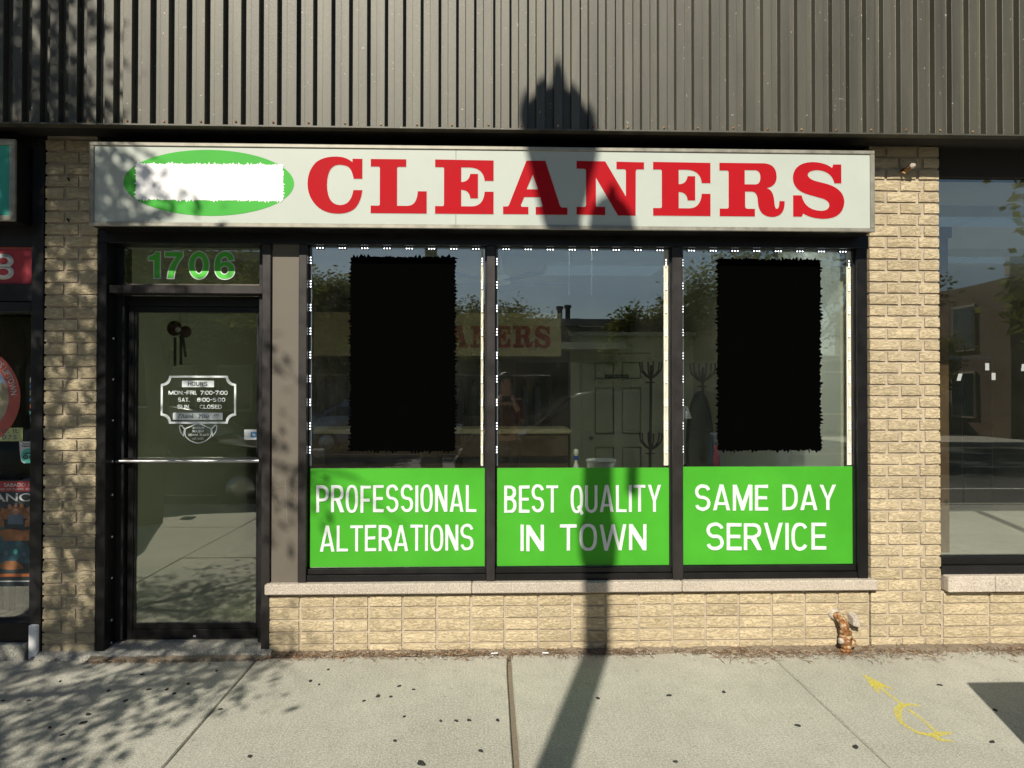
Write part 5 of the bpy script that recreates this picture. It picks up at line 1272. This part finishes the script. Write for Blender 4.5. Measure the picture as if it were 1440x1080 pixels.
MB().tube([(LX + .02, LY, 5.15), (LX + .07, LY, 5.4), (LX + .11, LY, 5.6)], [.075, .07, .075], 12).build('arm', M['lamp_iron'], la)
MB().lathe((LX + .112, LY, 5.6), [(.075, 0), (.10, .18), (.130, .40), (.137, .58), (.125, .66), (.085, .72), (.045, .755), (.028, .78), (.030, .80), (.014, .84)], 20).build('side_lantern', M['lamp_iron'], la)
MB().tube([(LX + .20, LY, 5.7), (LX + .215, LY, 5.3), (LX + .208, LY, 4.80)], [.02, .032, .040], 10).build('photocell_box', M['lamp_iron'], la)

# box at the kerb side, its shadow falls at the lower right
nb_ = thing('newspaper_box', 'dark blue metal newspaper box on the sidewalk outside the picture', 'newspaper box', (2.45, -2.2, 0))
bx0, by1 = 2.115, -1.99
box('cabinet', M['car_blue'], nb_, bx0, bx0 + .62, by1 - .45, by1, .35, 1.155, .012)
box('door', M['car_blue'], nb_, bx0 + .05, bx0 + .57, by1 + .0005, by1 + .02, .5, 1.1, .006)
box('handle', M['steel'], nb_, bx0 + .15, bx0 + .47, by1 + .0205, by1 + .05, 1.02, 1.05, .004)
for dx in (.04, .55):
    for dy in (.04, .38): box('leg', M['black_metal'], nb_, bx0 + dx - .02, bx0 + dx + .02, by1 - dy - .02, by1 - dy + .02, 0.001, .3495)

# ------------------------------------------------------------------ trees
def tree_meshes(seed, H, spread, nleaf, lsize, mat, trunk_h=2.2, r0=.14, droop=.15, lean=0.0, levels=3, lobes=3):
    rnd = random.Random(seed); tr = MB(); tips = []
    def grow(p, d, L, r, lv):
        pts = [p]; q = p.copy(); dd = d.copy(); n = 5
        for k in range(n):
            dd = (dd + Vector((rnd.uniform(-.16, .16), rnd.uniform(-.16, .16), rnd.uniform(-.07, .09)))).normalized()
            q = q + dd * L / n; pts.append(q.copy())
        tr.tube(pts, [r * (1 - .55 * k / n) for k in range(n + 1)], 7 if lv < 2 else 4, cap=False)
        if lv >= levels:
            tips.extend(pts[2:]); return
        if lv >= 1: tips.extend(pts[3:])
        nb = lobes + (1 if lv == 0 else 0)
        for k in range(nb):
            a = 2 * math.pi * (k + rnd.random() * .7) / nb; tilt = rnd.uniform(.5, 1.0) if lv < 2 else rnd.uniform(.6, 1.3)
            side = Vector((math.cos(a), math.sin(a), 0)); nd = (dd * math.cos(tilt) + side * math.sin(tilt) * spread); nd.z -= droop * lv; nd.normalize()
            st = pts[-1 - (k % 2) * (1 if lv else 0)]
            grow(st, nd, L * rnd.uniform(.62, .85) * (1.15 if lv == 0 else 1), r * .5, lv + 1)
    grow(Vector((0, 0, 0)), Vector((lean, 0, 1)).normalized(), trunk_h, r0, 0)
    mz = max(t.z for t in tips); sc_ = H / mz * .97
    lf_ = MB(); vs = []; fs = []
    for k in range(nleaf):
        c = tips[rnd.randrange(len(tips))]
        c = c + Vector((rnd.gauss(0, .30), rnd.gauss(0, .30), rnd.gauss(-.08, .24))) * (trunk_h / 2.2)
        a = rnd.uniform(0, 6.28); s = lsize * rnd.uniform(.6, 1.4); u = Vector((math.cos(a), math.sin(a), rnd.uniform(-.6, .4))).normalized(); w = u.cross(Vector((rnd.uniform(-1, 1), rnd.uniform(-1, 1), rnd.uniform(.2, 1)))).normalized()
        o_ = len(vs); vs += [c - u * s, c + w * s * .45, c + u * s, c - w * s * .45]; fs.append((o_, o_ + 1, o_ + 2, o_ + 3))
    lf_.v = [tuple(v) for v in vs]; lf_.f = fs; lf_.mi = [0] * len(fs); lf_.sm = [False] * len(fs)
    def mk(mb, nm_, mt):
        me = bpy.data.meshes.new(nm_); me.from_pydata([(x * 1, y * 1, z * sc_ if z > trunk_h * .8 else z * sc_) for x, y, z in mb.v], [], mb.f); me.materials.append(mt)
        if nm_ == 'trunk': me.polygons.foreach_set('use_smooth', [True] * len(mb.f))
        me.update(); return me
    return mk(tr, 'trunk', M['bark']), mk(lf_, 'crown', mat)
def plant_tree(meshes, name, label, x, y, rot=0, s=1.0, sz=1.0, group='street trees across and along the street', z=0.0):
    t = thing(name, label, 'tree', (x, y, z), group)
    for me in meshes:
        o = bpy.data.objects.new(me.name, me); C.objects.link(o); o.parent = t
    t.rotation_euler = (0, 0, rot); t.scale = (s, s, s * sz)
    return t
def locust(seed):
    """slim drooping honey locust: trunk, limbs in tiers, twigs hung with fine leaflets"""
    rnd = random.Random(seed); tr = MB(); vs = []; fs = []
    H = 7.3
    tpts = [Vector((.10 * math.sin(k * .9), .06 * math.cos(k * 1.3), H * k / 12)) for k in range(13)]
    tr.tube(tpts, [.15 * (1 - .085 * k) + (.05 if k == 0 else 0) for k in range(13)], 10, cap=False)
    def reach(z):
        if z < 2.0: return 0
        T = ((2.6, 2.20), (3.3, 1.90), (4.3, 1.82), (5.2, 1.62), (5.5, 1.10), (6.1, .80), (6.9, .80), (7.6, .3))
        if z < 2.6: return 2.20
        for (za, ra), (zb, rb) in zip(T, T[1:]):
            if z <= zb: return ra + (rb - ra) * (z - za) / (zb - za)
        return .3
    def leafs(c, n, sd):
        for _ in range(n):
            p = c + Vector((rnd.gauss(0, sd), rnd.gauss(0, sd), rnd.gauss(-.06, sd * .8)))
            rr = math.hypot(p.x, p.y)
            if rr > reach(max(2.05, p.z)) + .08: continue
            a = rnd.uniform(0, 6.28); s_ = .034 * rnd.uniform(.6, 1.5)
            u = Vector((math.cos(a), math.sin(a), rnd.uniform(-.8, .3))).normalized(); w = u.cross(Vector((rnd.uniform(-1, 1), rnd.uniform(-1, 1), rnd.uniform(.2, 1)))).normalized()
            o_ = len(vs); vs.extend([p - u * s_, p + w * s_ * .5, p + u * s_, p - w * s_ * .5]); fs.append((o_, o_ + 1, o_ + 2, o_ + 3))
    nl = 34
    for i in range(nl):
        z = 2.35 + (H - 2.6) * (i / nl) ** .9; a = i * 2.399 + rnd.uniform(-.3, .3); Lr = reach(z + .35) * rnd.uniform(.72, 1.0)
        base = tpts[min(11, int(z / H * 12))].lerp(tpts[min(12, int(z / H * 12) + 1)], (z / H * 12) % 1); d = Vector((math.cos(a), math.sin(a), .55)).normalized(); p = base.copy(); pts = [p.copy()]
        for k in range(8):
            d = (d + Vector((rnd.uniform(-.18, .18), rnd.uniform(-.18, .18), -.10 + rnd.uniform(-.06, .08)))).normalized(); p = p + d * Lr / 7.2; pts.append(p.copy())
        r0 = .045 * (1 - .5 * i / nl)
        tr.tube(pts, [r0 * (1 - k / 9.5) for k in range(9)], 6, cap=False)
        for k in range(3, 9):
            for q in range(3):
                b = rnd.uniform(0, 6.28); tl = rnd.uniform(.25, .6); e = pts[k] + Vector((math.cos(b) * tl, math.sin(b) * tl, rnd.uniform(-.35, .25) * tl))
                mid = (pts[k] + e) / 2 + Vector((0, 0, .05))
                tr.tube([pts[k], mid, e], [.008, .005, .003], 4, cap=False)
                if rnd.random() < .86: leafs(e, 27, .12); leafs(mid, 16, .10)
    def mk(v, f, nm_, mt, sm):
        me = bpy.data.meshes.new(nm_); me.from_pydata([tuple(x) for x in v], [], f); me.materials.append(mt)
        if sm: me.polygons.foreach_set('use_smooth', [True] * len(f))
        me.update(); return me
    return mk(tr.v, tr.f, 'trunk', M['bark'], True), mk(vs, fs, 'crown', M['leaf'], False)
near = locust(4)
T1 = plant_tree(near, 'honey_locust_tree', 'honey locust street tree near the left neighbour that dapples the shopfront with shade', -4.02, -3.95, .4, 1.0)
far1 = tree_meshes(5, 7.5, .9, 17000, .085, M['leaf2'], 2.4, .17, .05, 0, 3, 3)
far2 = tree_meshes(23, 6.6, .9, 17000, .085, M['leaf'], 2.0, .15, .08, 0, 3, 3)
spots = [(-19, -18.6, 0, 1.15), (-14.5, -18.4, 1, 1.1), (-10.2, -18.7, 0, .74), (-5.6, -18.3, 1, .86), (-1.0, -18.6, 0, .62), (5.3, -18.8, 1, .70), (10.3, -18.5, 0, .86), (13.3, -18.4, 1, .62)]
names = ['leftmost', 'second', 'third', 'fourth', 'fifth', 'sixth', 'seventh', 'eighth', 'rightmost']
for i, (x, y, v, s) in enumerate(spots):
    plant_tree((far1, far2)[v], 'street_tree', 'leafy tree across the street, %s in its row' % ['at the far west end', 'second from the west', 'third from the west', 'fourth from the west', 'behind the street lamp', 'before the low buff shop', 'before the gap east of the low shop', 'before the brick apartment house', 'at the far east end'][i], x, y, i * 1.3, s, 1, z=-.01)
plant_tree(far2, 'street_tree', 'near-side street tree well to the right, outside the picture', 9.5, -4.4, .7, .95)

# ------------------------------------------------------------------ buildings across the street
def opp(name, label, x0, x1, h, mat, wins, y=-21.0, depth=9, pipes=(), parapet=.25, west=()):
    t = thing(name, label, 'building', ((x0 + x1) / 2, y - depth / 2, -.3), 'buildings across the street')
    box('wall', mat, t, x0, x1, y - depth, y, -.3, h)
    box('roof', M['roofing'], t, x0 + .2, x1 - .2, y - depth + .2, y - .2, h + .001, h + .05)
    box('coping', M['opp_trim'], t, x0 - .05, x1 + .05, y - .18, y + .06, h + .051, h + .051 + parapet, .01)
    w0 = None
    for (xa, xb, za, zb) in wins:
        f = box('window', M['opp_trim'], t, xa - .06, xb + .06, y + .001, y + .06, za - .08, zb + .08)
        p = sub(box('pane', M['opp_glass'], None, xa, xb, y + .0605, y + .07, za, zb), f)
    for (ya, yb, za, zb) in west:
        f = box('window', M['opp_trim'], t, x0 - .06, x0 - .001, ya - .06, yb + .06, za - .08, zb + .08)
        sub(box('pane', M['opp_glass'], None, x0 - .075, x0 - .0605, ya, yb, za, zb), f)
    for (px_, r_, hh) in pipes: MB().lathe((px_, y - 1.2, h), [(r_, 0), (r_, hh), (r_ * 1.5, hh + .02), (r_ * 1.5, hh + .12), (0.01, hh + .14)], 12).build('chimney', M['roofing'], t)
    return t
opp('low_shop_building', 'low single-storey buff brick shop across the street', .4, 9.6, 3.85, M['opp_buff'], [(x, x + 1.9, .7, 2.6) for x in (.9, 3.2, 5.5, 7.4)], pipes=((2.60, .10, .75), (2.92, .10, .8), (3.25, .14, .3)))
opp('low_shop_building', 'taller buff brick shop across the street behind the lamp', -8.0, .38, 4.0, M['opp_buff'], [(x, x + 1.7, .7, 2.7) for x in (-7.6, -5.4, -3.2, -1.4)])
opp('brick_house', 'brown brick two-storey house at the west end across the street', -20, -8.02, 6.2, M['opp_brown'], [(x, x + 1.1, z, z + 1.5) for x in (-19, -16.5, -14, -11.5, -9.6) for z in (.9, 3.9)])
opp('apartment_building', 'brown brick apartment house with a stone cornice at the east end across the street', 17.2, 34, 5.35, M['opp_brown'], [(x, x + 1.1, z, z + 1.5) for x in (18.5, 21, 23.5, 26, 28.5, 31) for z in (.9, 3.2)], y=-18.6, depth=12, west=[(y, y + 1.1, z, z + 1.5) for y in (-29.5, -26.8, -24.1, -21.4) for z in (.7, 3.1)], parapet=.6)
opp('low_shop_building', 'brown brick garage set back between the low shop and the apartment house', 9.62, 17.0, 2.7, M['opp_brown'], [(10.4, 12.6, .7, 2.3), (13.4, 15.6, .7, 2.3)], y=-24)
kind(box('lawn', M['lawn'], None, -60, 60, -60, -20.95, -.295, -.06), 'structure')

# ------------------------------------------------------------------ parked cars
def car(x, y, paint, label, face=-1, suv=False):
    t = thing('parked_car', label, 'car', (x, y, -.135), 'cars parked along the kerb')
    L, W = 4.5, .89
    if suv: prof = [(-2.25, .42), (-2.22, .72), (-2.05, .98), (-1.25, 1.10), (-.55, 1.58), (-.25, 1.66), (1.35, 1.68), (1.85, 1.58), (2.18, 1.05), (2.24, .72), (2.22, .40)]
    else: prof = [(-2.25, .38), (-2.22, .62), (-2.0, .80), (-1.05, .95), (-.35, 1.36), (.0, 1.43), (.9, 1.42), (1.45, 1.15), (2.1, 1.00), (2.24, .72), (2.22, .38)]
    b = MB(); secs = []
    for fy, tz in ((-1, 0), (-.97, 1), (-.80, 2), (.80, 2), (.97, 1), (1, 0)):
        s_ = []
        for (px_, pz) in prof:
            belt = 1.0 if not suv else 1.08
            if tz == 0: z_ = min(pz, .62); 
            elif tz == 1: z_ = min(pz, belt)
            else: z_ = pz + .02
            s_.append((px_ * (1 if tz < 2 else .985), fy * W, z_))
        secs.append([(q[0], q[1], .22) for q in (s_[0],)] + s_ + [(s_[-1][0], s_[-1][1], .22)])
    n = len(secs[0])
    vs = [p for s_ in secs for p in s_]
    fs = [(i * n + k, i * n + k + 1, (i + 1) * n + k + 1, (i + 1) * n + k) for i in range(len(secs) - 1) for k in range(n - 1)]
    fs += [tuple(range(n)), tuple(range((len(secs) - 1) * n, len(secs) * n))]
    fs.append(tuple(i * n for i in range(len(secs)))) ; fs.append(tuple(i * n + n - 1 for i in range(len(secs))))
    b.add([(face * -1 * p[0] + x, p[1] + y, p[2] - .135) for p in vs], fs)
    body = b.build('body', paint, t, .02)
    for p in body.data.polygons: p.use_smooth = True
    sgn = -face
    # glass
    def gx(px_): return x + sgn * px_
    for sy in (-1, 1):
        wz0 = (1.02 if not suv else 1.13) - .135; top = (1.33 if not suv else 1.58) - .135
        a0, a1, a2, a3 = (-.85, -.32, 1.0, 1.42) if not suv else (-1.05, -.50, 1.45, 1.85)
        mid = (a1 + a2) / 2
        for (q0, q1, q2, q3) in ((a0, a1, mid - .04, mid - .04), (mid + .04, mid + .04, a2, a3)):
            yb, yt = y + sy * (W * .975 + .004), y + sy * (W * .815 + .02)
            vs = [(gx(q0), yb, wz0), (gx(q3), yb, wz0), (gx(q2), yt, top), (gx(q1), yt, top)]
            vs += [(p[0], p[1] - sy * .02, p[2]) for p in vs]
            MB().add(vs, [(0, 1, 2, 3), (4, 7, 6, 5), (0, 4, 5, 1), (1, 5, 6, 2), (2, 6, 7, 3), (3, 7, 4, 0)]).build('side_window', M['car_glass'], t)
        box('door_mirror', paint, t, min(gx(-.95), gx(-.80)), max(gx(-.95), gx(-.80)), y + sy * (W + .12) - .09, y + sy * (W + .12) + .06, .90, 1.02, .02)
        for wx in (-1.4, 1.35):
            wq = MB().lathe((gx(wx), y + sy * (W - .10) - .10, .31 - .135), [(.20, 0), (.30, .0), (.325, .03), (.325, .18), (.30, .21), (.20, .21)], 24, axis='y').build('wheel', M['tyre'], t)
            MB().lathe((gx(wx), y + sy * (W + .015) - .02, .31 - .135), [(.20, 0), (.20, .04), (.05, .03)] if sy > 0 else [(.05, .01), (.20, 0), (.20, .04)], 20, axis='y').build('rim', M['steel'], wq, loc=(0, 0, 0))
        box('headlight', M['head_lamp'], t, min(gx(-2.245), gx(-2.05)), max(gx(-2.245), gx(-2.05)), y + sy * .62 - .2, y + sy * .62 + .2, .50, .62, .02)
        box('tail_light', M['tail_lamp'], t, min(gx(2.1), gx(2.255)), max(gx(2.1), gx(2.255)), y + sy * .68 - .16, y + sy * .68 + .16, .60, .76, .02)
    def pane(pa, pb, nm_):
        d = .012
        vs = [(gx(pa[0]), y - W * .84, pa[1] + d - .135), (gx(pa[0]), y + W * .84, pa[1] + d - .135), (gx(pb[0]), y + W * .76, pb[1] + d - .135), (gx(pb[0]), y - W * .76, pb[1] + d - .135)]
        vs += [(p[0], p[1], p[2] - .03) for p in vs]
        MB().add(vs, [(0, 1, 2, 3), (4, 7, 6, 5), (0, 4, 5, 1), (1, 5, 6, 2), (2, 6, 7, 3), (3, 7, 4, 0)]).build(nm_, M['car_glass'], t)
    if suv: pane((-1.17, 1.15 + .02), (-.58, 1.56 + .03), 'windscreen'); pane((2.13, 1.14), (1.88, 1.54), 'rear_window')
    else: pane((-.96, 1.01 + .02), (-.39, 1.33 + .03), 'windscreen'); pane((1.40, 1.20), (.98, 1.40), 'rear_window')
    return t
car(1.75, -6.45, M['car_black'], 'black estate car parked at the kerb directly behind the viewer', -1, True)
car(-4.9, -6.45, M['car_black'], 'black saloon parked at the kerb behind the street lamp', 1)
car(13.5, -6.45, M['car_blue'], 'dark blue saloon parked at the kerb to the right of the black estate car', -1)
car(-3.0, -15.7, M['car_silver'], 'silver saloon parked on the far side of the street, west', 1)
car(6.0, -15.7, M['car_black'], 'black tall car parked on the far side of the street, east', 1, True)

# ------------------------------------------------------------------ the photographer (seen only as a reflection)
def skin_body(name, joints, edges, mat, parent, sub=2, root=0):
    me = bpy.data.meshes.new(name); me.from_pydata([j[0] for j in joints], edges, []); o = bpy.data.objects.new(name, me); C.objects.link(o)
    o.modifiers.new('skin', 'SKIN'); 
    if not me.skin_vertices: me.attributes  # layer is created below
    bm = bmesh.new(); bm.from_mesh(me); lay = bm.verts.layers.skin.verify()
    bm.verts.ensure_lookup_table()
    for i, j in enumerate(joints):
        r = j[1] if isinstance(j[1], tuple) else (j[1], j[1]); bm.verts[i][lay].radius = r; bm.verts[i][lay].use_root = (i == root)
    bm.to_mesh(me); bm.free()
    s = o.modifiers.new('sub', 'SUBSURF'); s.levels = sub; s.render_levels = sub
    me.materials.append(mat)
    if parent: o.parent = parent; o.location = -parent.location
    return o
PX, PY = .20, -4.62
pe = thing('person', 'person in a dark red shirt and dark trousers holding up a phone', 'person', (PX, PY, 0))
def P(x, y, z): return (PX + x, PY + y, z)
J = [(P(0, 0, .95), (.150, .11)), (P(0, 0, 1.12), (.135, .10)), (P(0, 0, 1.32), (.165, .115)), (P(0, 0, 1.43), (.12, .08)), (P(0, .01, 1.50), .055),
     (P(-.17, 0, 1.41), .062), (P(-.21, .08, 1.18), .046), (P(-.12, .26, 1.36), .036), (P(-.085, .285, 1.43), .026),
     (P(.17, 0, 1.41), .062), (P(.21, .08, 1.18), .046), (P(.12, .26, 1.36), .036), (P(.085, .285, 1.43), .026),
     (P(-.10, 0, .88), .092), (P(-.11, .02, .50), .062), (P(-.12, -.01, .10), .042), (P(-.12, .10, .04), .040),
     (P(.10, 0, .88), .092), (P(.11, .02, .50), .062), (P(.12, -.01, .10), .042), (P(.12, .10, .04), .040), (P(0, .015, 1.58), (.075, .085)), (P(0, .02, 1.67), (.078, .095)), (P(0, .01, 1.74), (.06, .07))]
Eg = [(0, 1), (1, 2), (2, 3), (3, 4), (2, 5), (5, 6), (6, 7), (7, 8), (2, 9), (9, 10), (10, 11), (11, 12), (0, 13), (13, 14), (14, 15), (15, 16), (0, 17), (17, 18), (18, 19), (19, 20), (4, 21), (21, 22), (22, 23)]
body = skin_body('body', J, Eg, M['skin'], pe)
torso = skin_body('shirt', [(P(0, 0, .93), (.162, .122)), (P(0, 0, 1.12), (.150, .115)), (P(0, 0, 1.31), (.180, .13)), (P(0, 0, 1.42), (.12, .085)), (P(-.175, 0, 1.40), .078), (P(-.215, .07, 1.20), .066), (P(.175, 0, 1.40), .078), (P(.215, .07, 1.20), .066), (P(-.130, .24, 1.34), .050), (P(.130, .24, 1.34), .050)], [(0, 1), (1, 2), (2, 3), (2, 4), (4, 5), (2, 6), (6, 7), (5, 8), (7, 9)], M['shirt'], pe)
tro = skin_body('trousers', [(P(0, 0, .93), (.158, .12)), (P(-.10, 0, .86), .105), (P(-.11, .02, .50), .078), (P(-.12, -.01, .12), .062), (P(.10, 0, .86), .105), (P(.11, .02, .50), .078), (P(.12, -.01, .12), .062)], [(0, 1), (1, 2), (2, 3), (0, 4), (4, 5), (5, 6)], M['trousers'], pe)
MB().lathe(P(0, -.012, 1.63), [(.080, .0), (.094, .05), (.090, .11), (.060, .155), (.01, .17)], 18).build('hair', M['hair'], pe)
MB().lathe(P(0, .115, 1.635), [(.012, -.012), (.009, .012), (.003, .022)], 8).build('nose', M['skin'], pe)
for sx_ in (-1, 1):
    MB().lathe(P(sx_ * .032, .102, 1.668), [(.009, -.004), (.009, .004), (.003, .006)], 8, axis='y').build('eye', M['hair'], pe)
    MB().lathe(P(sx_ * .088, .01, 1.645), [(.018, -.005), (.024, 0), (.016, .006)], 10, axis='x').build('ear', M['skin'], pe)
    box('shoe', M['tyre'], pe, PX + sx_ * .12 - .048, PX + sx_ * .12 + .048, PY - .09, PY + .19, .001, .085, .02)
    hx = sx_ * .085
    pal = skin_body('palm', [(P(hx, .285, 1.425), .022), (P(hx, .30, 1.46), (.020, .030)), (P(hx, .305, 1.49), (.018, .034))], [(0, 1), (1, 2)], M['skin'], pe, 1)
    for q, (dz, ln) in enumerate(((.055, .024), (.040, .028), (.025, .030), (.008, .026))):
        skin_body('finger', [(P(hx, .315, 1.44 + dz), .0095), (P(hx - sx_ * .010, .332, 1.443 + dz), .009), (P(hx - sx_ * .010 - sx_ * ln, .336, 1.443 + dz), .008)], [(0, 1), (1, 2)], M['skin'], pe, 1)
    skin_body('thumb', [(P(hx, .285, 1.450), .011), (P(hx - sx_ * .018, .272, 1.475), .010), (P(hx - sx_ * .032, .272, 1.490), .009)], [(0, 1), (1, 2)], M['skin'], pe, 1)
box('mouth', M['dark_red'], pe, PX - .022, PX + .022, PY + .108, PY + .112, 1.602, 1.608)
ph = thing('phone', 'black phone held up in both hands', 'phone', (PX, PY + .30, 1.46))
box('case', M['phone'], ph, PX - .075, PX + .075, PY + .300, PY + .309, 1.425, 1.498, .003)
